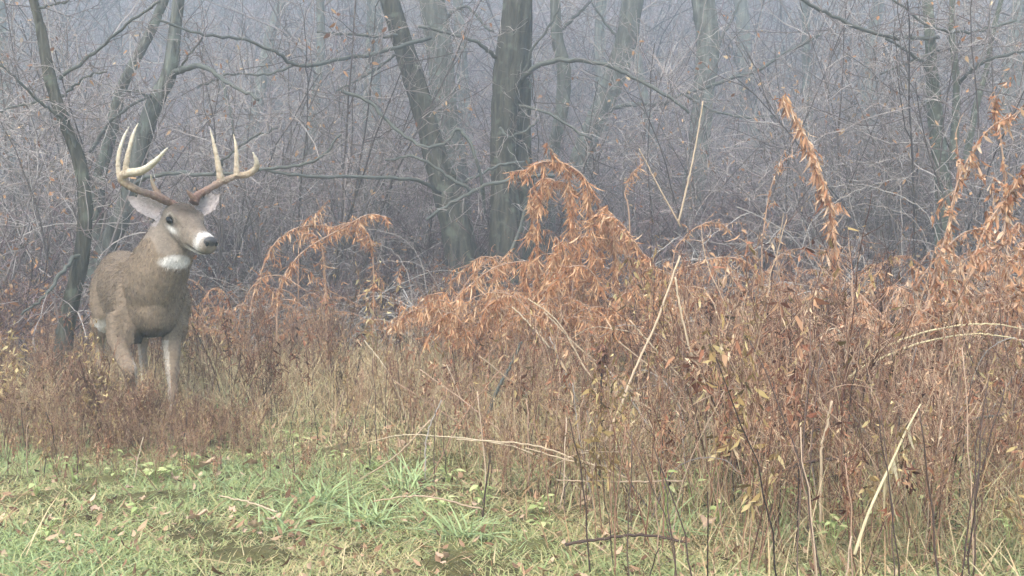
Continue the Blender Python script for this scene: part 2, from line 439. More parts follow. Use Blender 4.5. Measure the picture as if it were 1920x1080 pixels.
tree('forked_tree', 'pale grey forked tree leaning behind the antlered head', [
     ([(335, -10), (328, 60), (318, 135), (290, 195), (268, 260), (238, 380), (200, 465), (175, 540)], [20, 22, 27, 30, 30, 32, 36, 44], 8.2),
     ([(312, -10), (285, 55), (240, 140), (222, 185), (205, 260), (185, 340), (180, 450)], [15, 17, 19, 20, 22, 23, 26], 8.6)],
     [([(322, 138), (345, 130), (385, 124), (412, 145), (440, 163), (485, 188)], [8.2, 8.0, 7.8, 7.7, 7.6, 7.5], 13, 5),
      ([(415, 145), (428, 200), (440, 255)], [7.7, 7.6, 7.6], 5, 3),
      ([(170, 285), (195, 245), (220, 215), (280, 180)], [8.4, 8.3, 8.1, 8], 8, 4),
      ([(283, 180), (240, 168), (232, 175)], [8.1, 8, 7.9], 6, 4),
      ([(325, 136), (350, 110), (380, 70)], [8.2, 8, 7.9], 5, 3),
      ([(238, 352), (280, 330), (330, 325), (400, 328), (490, 318), (560, 308), (600, 295), (640, 252)], [8.1, 7.9, 7.7, 7.5, 7.4, 7.3, 7.2, 7.2], 9, 4),
      ([(400, 328), (430, 290), (470, 260), (520, 240)], [7.5, 7.4, 7.3, 7.2], 5, 3)], 'bark_grey', twigs=(7, .5, .004))
tree('leaning_tree', 'thick leaning bare tree left of the dark upright trunk', [
     ([(728, -10), (755, 80), (780, 160), (800, 230), (815, 290), (835, 350), (855, 430), (868, 510)], [35, 36, 38, 41, 45, 51, 58, 66], 9.6)],
     [([(808, 70), (720, 95), (640, 110), (556, 122), (522, 100), (460, 75), (380, 65), (298, 38)], [9.6, 9.2, 8.8, 8.4, 8.2, 8.0, 7.8, 7.6], 9, 4),
      ([(768, 64), (700, 68), (640, 63), (595, 60)], [9.6, 9.4, 9.2, 9], 7, 4),
      ([(556, 120), (500, 140), (430, 140), (370, 165)], [8.4, 8.3, 8.2, 8], 5, 3),
      ([(745, 100), (705, 130), (660, 155), (630, 170)], [9.6, 9.4, 9.3, 9.2], 6, 3),
      ([(640, 170), (690, 190), (740, 240), (798, 276), (838, 266), (860, 242), (890, 290), (905, 350), (908, 400)], [8.9, 8.8, 8.7, 8.6, 8.6, 8.6, 8.6, 8.7, 8.8], 7, 6),
      ([(905, 362), (862, 345), (830, 325), (780, 295), (722, 300)], [8.7, 8.6, 8.6, 8.5, 8.5], 8, 4),
      ([(825, 362), (780, 336), (680, 332), (560, 330), (492, 316)], [9.0, 8.4, 8.0, 7.6, 7.5], 8, 5)], 'bark_dark', twigs=(6, .5, .004))
tree('misty_tree', 'pale straight bare tree rising close behind the leaning trunk', [
     ([(808, -10), (825, 100), (832, 200), (845, 280), (855, 360), (862, 500)], [46, 48, 50, 50, 48, 54], 12.0)],
     [([(838, 40), (850, 20), (880, 15), (910, 50), (925, 60)], [11.2, 11.1, 11, 10.9, 10.8], 7, 4)], 'bark_grey', twigs=(5, .6, .005))
tree('dark_upright_tree', 'dark upright bare trunk standing near the middle of the brush', [
     ([(972, -10), (958, 100), (946, 200), (944, 300), (948, 390), (944, 490)], [54, 52, 48, 48, 52, 58], 9.4),
     ([(982, 250), (980, 330), (977, 400), (972, 490)], [26, 40, 50, 58], 9.7)],
     [([(975, 152), (1010, 122), (1060, 112), (1130, 120), (1182, 142), (1250, 180), (1292, 212)], [9.4, 9.2, 9.1, 9, 9, 8.9, 8.9], 11, 5),
      ([(930, 108), (895, 80), (840, 62), (785, 50)], [9.4, 9.2, 9.1, 9], 8, 5),
      ([(975, 155), (1000, 90), (1035, 40), (1050, 10)], [9.4, 9.3, 9.2, 9.1], 6, 3),
      ([(968, 196), (1030, 215), (1110, 262)], [9.4, 9.2, 9.1], 6, 4),
      ([(1040, 330), (1000, 330), (920, 346), (868, 368), (800, 412)], [8.9, 8.8, 8.7, 8.6, 8.5], 8, 6),
      ([(982, 305), (930, 312), (872, 342)], [9.2, 9, 8.8], 7, 5),
      ([(938, 240), (955, 255), (985, 245), (1010, 225)], [9.1, 9, 8.9, 8.9], 6, 3)], 'bark_dark', twigs=(6, .5, .004))
tree('slim_tree', 'slim crooked bare trunk between the dark trunk and misty one', [
     ([(1040, -10), (1045, 70), (1058, 130), (1055, 200), (1042, 260), (1030, 320), (1025, 420)], [20, 22, 25, 26, 24, 26, 30], 11.5)],
     [([(1050, 60), (1080, 30), (1110, 0)], [11.5, 11.4, 11.3], 7, 4)], 'bark_grey', twigs=(6, .6, .005))
tree('faint_forked_tree', 'faint misty tree with low limb reaching toward the right thicket', [
     ([(1188, -10), (1172, 80), (1142, 170), (1115, 230), (1090, 300), (1078, 400)], [40, 40, 38, 38, 40, 46], 13)],
     [([(1140, 206), (1180, 196), (1240, 194), (1285, 175), (1410, 135), (1465, 104), (1540, 64)], [13, 12.7, 12.4, 12, 11.6, 11.4, 11.2], 10, 5),
      ([(1285, 178), (1330, 205), (1400, 220), (1470, 215)], [12, 11.8, 11.6, 11.5], 6, 4),
      ([(1170, 85), (1140, 50), (1110, 5)], [13, 12.9, 12.8], 6, 3)], 'bark_grey', twigs=(6, .6, .005))
tree('straight_misty_tree', 'straight brownish bare trunk fading into mist right of centre', [
     ([(1316, -10), (1326, 80), (1320, 160), (1308, 300), (1292, 420)], [44, 42, 40, 40, 44], 13.5)],
     [([(1330, 120), (1360, 60), (1390, 0)], [13.5, 13.3, 13.2], 8, 4)], 'bark_grey', twigs=(6, .6, .005))
tree('lichen_tree', 'lichen covered multi-stemmed tree in the thicket at right', [
     ([(1738, -10), (1745, 90), (1750, 170), (1756, 240), (1766, 320), (1772, 420)], [18, 20, 24, 26, 28, 32], 8.4),
     ([(1786, -10), (1784, 60), (1790, 120), (1793, 170), (1788, 300)], [10, 11, 12, 12, 16], 8.2),
     ([(1880, -10), (1862, 60), (1850, 130), (1830, 200), (1805, 330)], [8, 9, 10, 11, 13], 8.6)],
     [([(1760, 70), (1720, 72), (1650, 66), (1560, 30), (1498, -4)], [8.4, 8.2, 8, 7.8, 7.6], 8, 6),
      ([(1905, 38), (1850, 55), (1800, 60), (1740, 48), (1672, -2)], [8.2, 8.1, 8, 7.9, 7.8], 6, 4),
      ([(1798, 158), (1825, 130), (1855, 112), (1925, 94)], [8.2, 8, 7.9, 7.8], 7, 5),
      ([(1752, 150), (1720, 110), (1660, 72)], [8.4, 8.2, 8], 8, 4),
      ([(1760, 95), (1710, 115), (1650, 140)], [8.4, 8.2, 8.1], 5, 3)], 'bark_lichen', twigs=(9, .5, .004), lmat='limb')

# trees farther back, fading into the mist
def far_tree(px, Y, w, lean, label):
    r = w / 2 / F_PX * Y; x = (px - 960) / F_PX * Y; b = np.array([x, Y, float(gz(x, Y))])
    t = thing('background_tree', b, label, 'tree', 'bare trees far back in the mist')
    H = rng.uniform(7, 9)
    P = grow(np.array([[0, 0, -.1]]), np.array([[lean, 0, 1.0]]), H, 14, .05)[0]
    mb = MB(); bark_tube(mb, smooth(P, 30), np.linspace(r * 1.15, r * .4, 30), 10); mb.build('trunk', M['bark_grey'], t)
    tw = MB()
    S, D, i, tt = spawn(P[None], 22, .12, 1, .9); D[:, 2] = np.abs(D[:, 2]) * .6 + .1
    P1 = grow(S, D, rng.uniform(1.2, 3.2, len(S)), 8, .16, up=.04); tw.tubes(P1, taper(.022, .007, 8, len(P1)), 5, .5)
    S, D, i, tt = spawn(P1, 7, .2, 1, .8); P2 = grow(S, D, rng.uniform(.4, 1.1, len(S)), 6, .22); tw.tubes(P2, taper(.009, .004, 6, len(P2)), 3, rng.uniform(.2, .9, len(P2)))
    S, D, i, tt = spawn(P2, 3, .2, 1, .9); P3 = grow(S, D, rng.uniform(.2, .5, len(S)), 4, .25); tw.tubes(P3, taper(.005, .003, 4, len(P3)), 3, rng.uniform(.2, .9, len(P3)))
    tw.build('twigs', M['twig'], t, kind='stuff')
for px, Y, w, lean, lb in [(20, 17, 26, .05, 'misty bare tree at the far left edge behind the sapling'), (455, 19, 30, -.06, 'misty bare tree above the right antler'),
                           (560, 16, 22, .1, 'thin misty tree left of the hanging branches'), (690, 18, 40, .02, 'broad faint trunk left of the leaning tree'),
                           (890, 20, 26, -.04, 'faint trunk seen between the leaning and dark trunks'), (1100, 21, 26, .08, 'very faint trunk beside the slim crooked one'),
                           (1255, 19, 22, -.08, 'thin faint trunk left of the straight brownish one'), (1410, 22, 34, .03, 'broad faint trunk above the tall brown plume'),
                           (1520, 18, 20, -.05, 'slender faint tree over the purple thicket'), (1640, 20, 30, .04, 'faint tree left of the lichen covered stems'),
                           (1850, 15, 26, .06, 'misty trunk behind the lichen covered stems'), (1915, 18, 30, -.05, 'misty tree at the far right edge')]:
    far_tree(px, Y, w, lean, lb)

# ------------------------------------------------------------------ thicket shrubs behind
def shrub_mesh(h, ns, spread, kk, r, n3=5, arch=.05):
    mb = MB()
    S = np.c_[rng.normal(size=(ns, 2)) * .18, np.full(ns, -.05)]
    a = rng.uniform(0, 6.28, ns); D = np.c_[np.cos(a) * spread, np.sin(a) * spread, np.ones(ns)]
    P = grow(S, D, h * rng.uniform(.6, 1.15, ns), 8, .14, grav=arch); mb.tubes(P, taper(r * 2, r, 8, ns), 4, rng.uniform(.1, .6, ns))
    S, D, i, t = spawn(P, kk, .15, 1, .85); P2 = grow(S, D, h * rng.uniform(.12, .42, len(S)), 6, .25, up=.03); mb.tubes(P2, taper(r, r * .6, 6, len(P2)), 3, rng.uniform(.1, .9, len(P2)))
    S, D, i, t = spawn(P2, n3, .15, 1, .95); P3 = grow(S, D, h * rng.uniform(.05, .17, len(S)), 4, .3); mb.tubes(P3, taper(r * .6, r * .4, 4, len(P3)), 3, rng.uniform(.2, 1, len(P3)))
    return mb, P2, P3
def leaf_bits(P, n, L, tint=(0, 1), hang=.6):
    mb = MB(); i = rng.integers(0, len(P), n); j = rng.integers(1, P.shape[1], n)
    C = P[i, j]; A = unit(rng.normal(size=(n, 3)) + [0, 0, -hang])
    mb.leaves(C, A, rng.normal(size=(n, 3)), L * rng.uniform(.6, 1.3, n), L * rng.uniform(.3, .6, n), .4, .6, rng.uniform(*tint, n))
    return mb
protos = []
for k in range(7):
    t = thing('thicket_shrub', (0, 0, 0), 'dense bare twiggy shrub in the misty thicket behind', 'shrub', 'bare shrubs of the background thicket')
    mb, P2, P3 = shrub_mesh(2.3, 16 if k < 4 else 13, .55, 10, .0045, 6)
    mb.build('branches', M['thicket_shaded'] if k < 4 else M['thicket'], t, kind='stuff')
    leaf_bits(P3, 170 if k in (0, 1, 4) else 90, .034).build('leaves', M['dead_leaf'], t, kind='stuff')
    protos.append(t)
used = [0] * 7
def put(protos, used, k, loc, rz, sc, label, group):
    if not used[k]:
        used[k] = 1; o = protos[k]; o.location = tuple(map(float, loc)); o.rotation_euler = (0, 0, rz); o.scale = (sc,) * 3 if not np.ndim(sc) else sc
        o['label'] = label; o['group'] = group
        return o
    return copy_thing(protos[k], loc, rz, sc, label, group)
cnt = 0
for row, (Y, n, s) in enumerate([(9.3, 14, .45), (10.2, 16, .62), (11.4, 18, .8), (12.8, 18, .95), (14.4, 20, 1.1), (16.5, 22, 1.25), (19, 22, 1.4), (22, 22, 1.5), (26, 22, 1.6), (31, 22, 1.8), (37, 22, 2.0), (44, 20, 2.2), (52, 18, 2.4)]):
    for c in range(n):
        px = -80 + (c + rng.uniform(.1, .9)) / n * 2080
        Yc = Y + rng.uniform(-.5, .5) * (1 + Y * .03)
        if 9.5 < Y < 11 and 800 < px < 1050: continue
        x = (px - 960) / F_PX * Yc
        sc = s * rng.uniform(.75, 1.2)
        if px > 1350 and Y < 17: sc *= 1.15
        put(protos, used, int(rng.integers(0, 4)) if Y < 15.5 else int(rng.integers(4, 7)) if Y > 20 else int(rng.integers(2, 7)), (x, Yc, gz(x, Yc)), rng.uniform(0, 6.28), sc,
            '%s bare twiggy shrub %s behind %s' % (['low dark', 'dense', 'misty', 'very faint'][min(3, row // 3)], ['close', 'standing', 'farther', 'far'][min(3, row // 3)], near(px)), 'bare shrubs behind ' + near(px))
        cnt += 1
print('shrubs', cnt)
# the wood beyond, one mass of twigs on the bank
def far_wood():
    src = [p.children[0].data for p in protos[:3]]
    arrs = []
    for k in range(3):
        mb, P2, P3 = shrub_mesh(5.5, 9, .3, 8, .013, 4)
        arrs.append(mb.arrays())
    W = MB()
    for Y, n in [(24, 18), (29, 20), (35, 22), (42, 24), (50, 24), (58, 26)]:
        for c in range(n):
            px = -200 + (c + rng.uniform(0, 1)) / n * 2320; x = (px - 960) / F_PX * Y; Yc = Y + rng.uniform(-2, 2)
            a = rng.uniform(0, 6.28); s = rng.uniform(.8, 1.3)
            R = np.array([[math.cos(a), -math.sin(a), 0], [math.sin(a), math.cos(a), 0], [0, 0, 1]]) * s
            W.merge(arrs[int(rng.integers(0, 3))], R, np.array([x, Yc, float(gz(x, Yc))]))
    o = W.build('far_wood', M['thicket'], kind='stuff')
    tag(o, 'far off bare wood fading into the mist above the thicket', 'wood')
far_wood()

# taller twiggy saplings among the near trees
sprotos = []
for k in range(6):
    t = thing('twiggy_sapling', (0, 0, 0), 'x', 'sapling', 'x')
    mb = MB(); ns = 5
    a = rng.uniform(0, 6.28, ns); P = grow(np.c_[rng.normal(size=(ns, 2)) * .08, np.full(ns, -.05)], np.c_[np.cos(a) * .35, np.sin(a) * .35, np.ones(ns)], rng.uniform(2.2, 3.6, ns), 12, .07)
    mb.tubes(P, taper(.012, .004, 12, ns), 6, rng.uniform(.1, .5, ns))
    S, D, i, t_ = spawn(P, 12, .15, 1, .9); P2 = grow(S, D, rng.uniform(.3, 1.2, len(S)), 8, .16, up=.02); mb.tubes(P2, taper(.005, .0025, 8, len(P2)), 4, rng.uniform(.2, .9, len(P2)))
    S, D, i, t_ = spawn(P2, 6, .15, 1, .9); P3 = grow(S, D, rng.uniform(.1, .4, len(S)), 6, .22); mb.tubes(P3, taper(.003, .0018, 6, len(P3)), 3, rng.uniform(.3, 1, len(P3)))
    S, D, i, t_ = spawn(P3, 2, .2, 1, .9); P4 = grow(S, D, rng.uniform(.04, .14, len(S)), 4, .25); mb.tubes(P4, taper(.002, .0014, 4, len(P4)), 3, rng.uniform(.4, 1, len(P4)))
    mb.build('branches', M['twig'], t, kind='stuff')
    leaf_bits(P3, 70, .055, hang=1).build('leaves', M['dead_leaf'], t, kind='stuff')
    sprotos.append(t)
sused = [0] * 6
rprotos = []
for k in range(3):
    t = thing('rusty_shrub', (0, 0, 0), 'x', 'shrub', 'x')
    mb, P2, P3 = shrub_mesh(1.3, 9, .6, 7, .0035, 4); mb.build('branches', M['thicket_shaded'], t, kind='stuff')
    leaf_bits(P2, 150, .045, (0, .7)).build('leaves', M['dead_leaf'], t, kind='stuff'); rprotos.append(t)
rused = [0] * 3
for px, Y in [(-20, 7.4), (10, 6.9), (50, 6.8), (30, 8.2), (70, 7.2), (110, 8.6), (215, 9.5), (300, 8.8), (390, 8.4), (450, 9.3), (500, 10), (570, 9.6), (640, 10.4), (720, 10.2), (780, 9.8), (1120, 9.6), (1200, 10.4)]:
    x = (px - 960) / F_PX * Y
    put(rprotos, rused, int(rng.integers(0, 3)), (x, Y, gz(x, Y)), rng.uniform(0, 6.28), rng.uniform(.7, 1.15), '%s shrub still holding rusty leaves behind %s' % ('near' if Y < 9 else 'hazy', near(px)), 'rusty leaved shrubs behind ' + near(px))
for px, Y in [(-10, 7.5), (40, 8.8), (100, 9.5), (150, 7.9), (215, 9.8), (270, 9.2), (340, 9.6), (390, 8.9), (440, 9.9), (500, 9.2), (560, 10.2), (610, 9.4), (660, 10.5), (720, 10.8), (770, 11.5), (900, 11.5), (1010, 11), (1110, 11), (1200, 10.2), (1260, 11),
              (1340, 10), (1400, 11.5), (1450, 10.5), (1510, 9.8), (1560, 11), (1610, 10), (1660, 9.2), (1700, 10.4), (1740, 8.8), (1790, 9.6), (1830, 8.4), (1870, 9.2), (1920, 8), (1945, 9.5), (1490, 12.5), (1600, 12.5), (1350, 13), (480, 12), (320, 12), (120, 12), (600, 13), (200, 11)]:
    x = (px - 960) / F_PX * Y
    put(sprotos, sused, int(rng.integers(0, 6)), (x, Y, gz(x, Y)), rng.uniform(0, 6.28), rng.uniform(.75, 1.15), '%s twiggy bare sapling rising behind %s' % ('near' if Y < 9.7 else 'hazy', near(px)), 'twiggy saplings behind ' + near(px))

# pale arching bramble canes
bprotos = []
for k in range(5):
    t = thing('bramble', (0, 0, 0), 'x', 'bramble', 'pale arching brambles')
    mb = MB(); ns = 12
    a = rng.uniform(0, 6.28, ns); S = np.c_[rng.normal(size=(ns, 2)) * .12, np.full(ns, -.03)]
    D = np.c_[np.cos(a) * .8, np.sin(a) * .8, np.ones(ns) * 1.1]
    P = grow(S, D, rng.uniform(1.0, 2.0, ns), 14, .07, grav=.13); mb.tubes(P, taper(.006, .003, 14, ns), 5, rng.uniform(.3, 1, ns))
    S, D, i, t_ = spawn(P, 5, .25, 1, .8); P2 = grow(S, D, rng.uniform(.15, .55, len(S)), 7, .15, grav=.05); mb.tubes(P2, taper(.0035, .002, 7, len(P2)), 3, rng.uniform(.2, 1, len(P2)))
    S, D, i, t_ = spawn(P2, 4, .2, 1, .9); P3 = grow(S, D, rng.uniform(.05, .2, len(S)), 4, .2); mb.tubes(P3, taper(.0025, .0016, 4, len(P3)), 3, rng.uniform(.2, 1, len(P3)))
    mb.build('canes', M['cane'], t, kind='stuff')
    leaf_bits(P2, 22, .04).build('leaves', M['dead_leaf'], t, kind='stuff')
    bprotos.append(t)
bused = [0] * 5
for px, Y, s in [(1400, 8.2, 1.0), (1480, 8.8, 1.1), (1560, 7.9, 1.0), (1640, 8.5, 1.1), (1700, 7.4, .9), (1610, 9.4, 1.3), (1330, 9.2, 1.1), (1790, 7.6, 1.0), (1880, 8.2, 1.2), (1450, 9.9, 1.3),
                 (620, 8.8, .9), (700, 9.2, 1.0), (760, 8.7, .8), (800, 9.0, .8), (660, 9.8, 1.1), (560, 9.2, 1.0), (470, 8.6, 1.0), (400, 9.2, 1.1), (60, 7.6, .9), (20, 8.5, 1.2), (110, 8.8, 1.2), (1180, 9.4, 1.1), (1240, 8.8, .9), (1060, 9.2, .8), (1900, 6.8, .9)]:
    x = (px - 960) / F_PX * Y
    side = 'right of the central plume' if px > 1050 else ('between the deer and the leaning trunk' if px > 350 else 'behind the deer at far left')
    put(bprotos, bused, int(rng.integers(0, 5)), (x, Y, gz(x, Y)), rng.uniform(0, 6.28), s, 'tangle of pale arching bramble canes near ' + near(px), 'pale arching brambles near ' + near(px))

for k, (pth, Y) in enumerate([([(1537, 297), (1579, 337), (1600, 400), (1617, 463), (1622, 540)], 7.0), ([(1440, 325), (1470, 360), (1500, 412), (1532, 496), (1545, 560)], 7.2), ([(1540, 352), (1600, 347), (1645, 353), (1725, 388), (1760, 450), (1770, 540)], 7.1),
                              ([(1237, 447), (1340, 454), (1443, 468), (1528, 500), (1570, 550)], 6.9), ([(1600, 352), (1645, 374), (1687, 430), (1706, 482), (1712, 560)], 7.3), ([(1560, 300), (1620, 305), (1670, 330), (1690, 380)], 7.4),
                              ([(1350, 400), (1420, 420), (1500, 440), (1570, 480), (1600, 560)], 7.5), ([(1720, 330), (1660, 340), (1590, 365), (1520, 420), (1490, 540)], 7.6), ([(1480, 460), (1560, 400), (1640, 385), (1720, 420), (1750, 520)], 7.0), ([(1330, 300), (1380, 340), (1440, 420), (1460, 540)], 7.8),
                              ([(640, 470), (690, 455), (740, 475), (770, 540)], 7.6), ([(660, 520), (720, 490), (790, 500), (830, 560)], 7.8), ([(620, 440), (700, 430), (770, 460), (800, 540)], 8.0)]):
    P = px_path(pth, Y); g = P[-1].copy(); g[2] = float(gz(g[0], Y)) - .03; P = np.vstack([P, g]); Q = smooth(P, 40); Q[1:-1] += rng.normal(size=(38, 3)) * .004
    t = thing('bramble_cane', g + [0, 0, .03], 'pale bramble cane arching %s, %s' % (near(pth[len(pth) // 2][0]).replace('the ', 'near the '), ['topmost', 'second', 'sweeping right', 'lowest and nearly level', 'steepest', 'short', 'thin', 'sweeping left', 'broad', 'dropping', 'low', 'lower', 'upper'][k]), 'bramble')
    mb = MB(); mb.tubes(Q, np.linspace(.0018, .0042, 40), 5, rng.uniform(.25, .8), cap=True); mb.build('cane', M['cane'], t, g + [0, 0, .03])
    mb = MB(); S, D, i, t_ = spawn(Q[None, :30], 9, .05, 1, .8); P2 = grow(S, D, rng.uniform(.08, .35, len(S)), 7, .15, grav=.05); mb.tubes(P2, taper(.0018, .0011, 7, len(P2)), 3, rng.uniform(.2, .8, len(P2)))
    mb.build('side_shoots', M['cane'], t, g + [0, 0, .03], kind='stuff')

# ------------------------------------------------------------------ the deer
def make_deer():
    P0 = np.array([-1.77, 4.75, 0.0]); P0[2] = 0
    th = math.radians(30); hb = np.array([math.sin(th), -math.cos(th), 0]); rb = np.array([hb[1], -hb[0], 0]); Z = np.array([0, 0, 1.0])
    Lc = lambda f, s, z: P0 + f * hb + s * rb + z * Z
    base = P0 + hb * -.5; base[2] = float(gz(base[0], base[1]))
    root = thing('deer', base, 'large antlered buck stepping out of the brush, head turned right', 'deer')
    solid = MB()
    def loft(cs, rs, us, ws, hs, n=22, seg=30, pw=2.0):
        K = len(cs); A = np.column_stack([cs, rs, us, np.array(ws)[:, None], np.array(hs)[:, None]])
        S = smooth(A, seg); c, r, u, w, h = S[:, :3], unit(S[:, 3:6]), unit(S[:, 6:9]), S[:, 9], S[:, 10]
        an = np.arange(n) * 2 * math.pi / n
        ca = np.sign(np.cos(an)) * np.abs(np.cos(an)) ** (2 / pw); sa = np.sign(np.sin(an)) * np.abs(np.sin(an)) ** (2 / pw)
        V = c[:, None] + w[:, None, None] * ca[None, :, None] * r[:, None] + h[:, None, None] * sa[None, :, None] * u[:, None]
        idx = np.arange(seg * n).reshape(seg, n); a, b = idx[:-1], idx[1:]
        q = np.stack([a, np.roll(a, -1, 1), np.roll(b, -1, 1), b], -1).reshape(-1, 4)
        V = np.vstack([V.reshape(-1, 3), c[0], c[-1]]); e0, e1 = seg * n, seg * n + 1
        t = np.vstack([np.stack([np.roll(idx[0], -1), idx[0], np.full(n, e0)], -1), np.stack([idx[-1], np.roll(idx[-1], -1), np.full(n, e1)], -1)])
        solid.add(V, q, t)
    def limb(pts, rad, seg=24, n=14, flat=1.0):
        pts = np.array(pts); K = len(pts); tg = unit(np.gradient(pts, axis=0))
        rs = unit(np.cross(tg, np.tile(hb, (K, 1)) + [0, 0, .01])); us = np.cross(rs, tg)
        loft(pts, rs, us, np.array(rad) * flat, rad, n, seg)
    # trunk: sections from rump to brisket
    sec = [(-1.24, .70, .05, .07), (-1.20, .70, .13, .14), (-1.08, .71, .185, .185), (-.88, .69, .20, .195), (-.62, .665, .215, .205), (-.38, .655, .215, .21), (-.14, .665, .195, .205), (.03, .665, .165, .185), (.13, .66, .115, .14), (.18, .66, .04, .06)]
    loft(np.array([Lc(f, 0, z) for f, z, w, h in sec]), np.tile(rb, (len(sec), 1)), np.tile(Z, (len(sec), 1)), [s[2] * .78 for s in sec], [s[3] for s in sec], 28, 50, 2.2)
    # shoulders and haunches
    for sg in (1, -1):
        limb([Lc(-.16, sg * .07, .80), Lc(-.08, sg * .10, .66), Lc(-.04, sg * .10, .52), Lc(-.04, sg * .10, .44)], [.05, .085, .065, .045])
        limb([Lc(-1.02, sg * .06, .80), Lc(-1.0, sg * .085, .66), Lc(-.96, sg * .10, .52), Lc(-1.02, sg * .11, .42)], [.08, .105, .085, .05])
        hk = Lc(-1.14, sg * .12, .36)
        limb([Lc(-.98, sg * .13, .50), hk, Lc(-1.10, sg * .12, .18), Lc(-1.07, sg * .12, .05), Lc(-1.04, sg * .12, .005)], [.065, .034, .022, .024, .028])
    # forelegs: the near one lifted at the wrist, the other straight
    kn = at(243, 694, 4.60); kn[2] = max(kn[2], .30)
    limb([Lc(-.07, .15, .58), Lc(-.04, .17, .48), kn * .5 + Lc(-.03, .165, .42) * .5, kn, kn + [-.015, .06, -.10], kn + [-.03, .10, -.22], kn + [-.03, .10, -.29]], [.062, .05, .039, .033, .024, .024, .028], 34)
    limb([Lc(-.02, -.09, .56), Lc(.03, -.075, .44), Lc(.06, -.07, .31), Lc(.06, -.07, .16), Lc(.07, -.07, .05), Lc(.09, -.07, .005)], [.058, .045, .033, .023, .024, .029], 34)
    # head frame
    hd = math.radians(50); pit = math.radians(24)
    hf = np.array([math.sin(hd), -math.cos(hd), 0]); Fh = hf * math.cos(pit) - Z * math.sin(pit); Rh = np.array([hf[1], -hf[0], 0]); Uh = np.cross(Rh, Fh)
    H0 = at(333, 410, 4.62)
    Hc = lambda f, s, u: H0 + f * Fh + s * Rh + u * Uh
    # neck
    nk = [Lc(-.22, 0, .72), Lc(-.02, .0, .72), Lc(.08, .0, .80), (Lc(.12, .0, .88) + H0 * 1.0) / 2 + [0, 0, -.045], H0 + Fh * .0 - Uh * .035, H0 + Fh * .06 - Uh * .02]
    nr = [np.array(rb)] * 3 + [unit(rb + Rh)] + [Rh] * 2
    nt_ = unit(np.gradient(np.array(nk), axis=0)); nu = [np.cross(r, t) for r, t in zip(nr, nt_)]
    loft(np.array(nk), np.array(nr), np.array(nu), [.11, .14, .138, .116, .085, .06], [.16, .20, .175, .135, .10, .07], 26, 40)
    # head
    hs = [(-.075, .0, .03, .03), (-.055, .0, .062, .06), (.0, .004, .080, .080), (.06, .002, .080, .086), (.11, -.008, .069, .082), (.16, -.016, .056, .068), (.21, -.018, .049, .055), (.265, -.016, .047, .050), (.30, -.014, .040, .041), (.315, -.012, .020, .022)]
    loft(np.array([Hc(f, 0, u) for f, u, w, h in hs]), np.tile(Rh, (len(hs), 1)), np.tile(Uh, (len(hs), 1)), [h[2] for h in hs], [h[3] for h in hs], 26, 44, 2.2)
    # jaw and chin, brow ridges, cheeks
    js = [(.0, -.075, .045, .045), (.08, -.075, .048, .04), (.17, -.06, .036, .03), (.235, -.056, .032, .024), (.275, -.052, .022, .015)]
    loft(np.array([Hc(f, 0, u) for f, u, w, h in js]), np.tile(Rh, (5, 1)), np.tile(Uh, (5, 1)), [h[2] for h in js], [h[3] for h in js], 16, 24)
    for sg in (1, -1):
        b_ = [(.03, .062, .044), (.065, .068, .05), (.10, .06, .04), (.13, .05, .022)]
        limb([Hc(f, sg * s, u) for f, s, u in b_], [.012, .017, .014, .008], 14, 10)
    # ears: cupped leaves with thickness
    def ear(bs, tip, face, L_w, thick=.013):
        bs = np.array(bs); tip = np.array(tip); ax = tip - bs; L = np.linalg.norm(ax); ax = ax / L
        fc = unit(face - np.dot(face, ax) * ax); sd = np.cross(ax, fc)
        nt, nw = 18, 11; front, back = [], []
        for i in range(nt):
            t = i / (nt - 1); w = L_w * (0.42 + 1.35 * t - 1.75 * t ** 2.2) if t < .98 else .004
            w = max(w, .006); cup = w * .75 * (1 - .35 * t)
            for j in range(nw):
                v = 2 * j / (nw - 1) - 1
                p = bs + ax * L * t + sd * w * v + fc * (cup * v * v - cup * .6)
                front.append(p); back.append(p - fc * thick * (1 - .5 * t) * (1.15 - abs(v) ** 3))
        Vv = np.array(front + back); n0 = nt * nw; q = []
        g = np.arange(n0).reshape(nt, nw)
        for i in range(nt - 1):
            for j in range(nw - 1):
                a, b, c, d = g[i, j], g[i, j + 1], g[i + 1, j + 1], g[i + 1, j]
                q += [(a, b, c, d), (n0 + a, n0 + d, n0 + c, n0 + b)]
        for i in range(nt - 1):
            q += [(g[i, 0], g[i + 1, 0], n0 + g[i + 1, 0], n0 + g[i, 0]), (g[i + 1, -1], g[i, -1], n0 + g[i, -1], n0 + g[i + 1, -1])]
        for j in range(nw - 1):
            q += [(g[0, j + 1], g[0, j], n0 + g[0, j], n0 + g[0, j + 1]), (g[-1, j], g[-1, j + 1], n0 + g[-1, j + 1], n0 + g[-1, j])]
        solid.add(Vv, q)
        return bs, tip, fc, ax, L, sd
    camdir = np.array([.05, -1, .05])
    e1 = ear(at(312, 404, 4.60), at(236, 368, 4.60), camdir + Rh * .1 + np.array([.25, 0, .1]), .075)
    e2 = ear(at(364, 402, 4.68), at(414, 362, 4.74), camdir + np.array([-.2, 0, .05]), .078)
    # one skin over all
    me = solid.mesh('body', bpy.data.materials.new('tmp'))
    tmp = bpy.data.objects.new('tmp_body', me); COL.objects.link(tmp)
    md = tmp.modifiers.new('r', 'REMESH'); md.mode = 'VOXEL'; md.voxel_size = .0062
    ms = tmp.modifiers.new('s', 'SMOOTH'); ms.factor = .5; ms.iterations = 5
    dg = bpy.context.evaluated_depsgraph_get()
    bm = bpy.data.meshes.new_from_object(tmp.evaluated_get(dg)); bm.name = 'body'
    bpy.data.objects.remove(tmp)
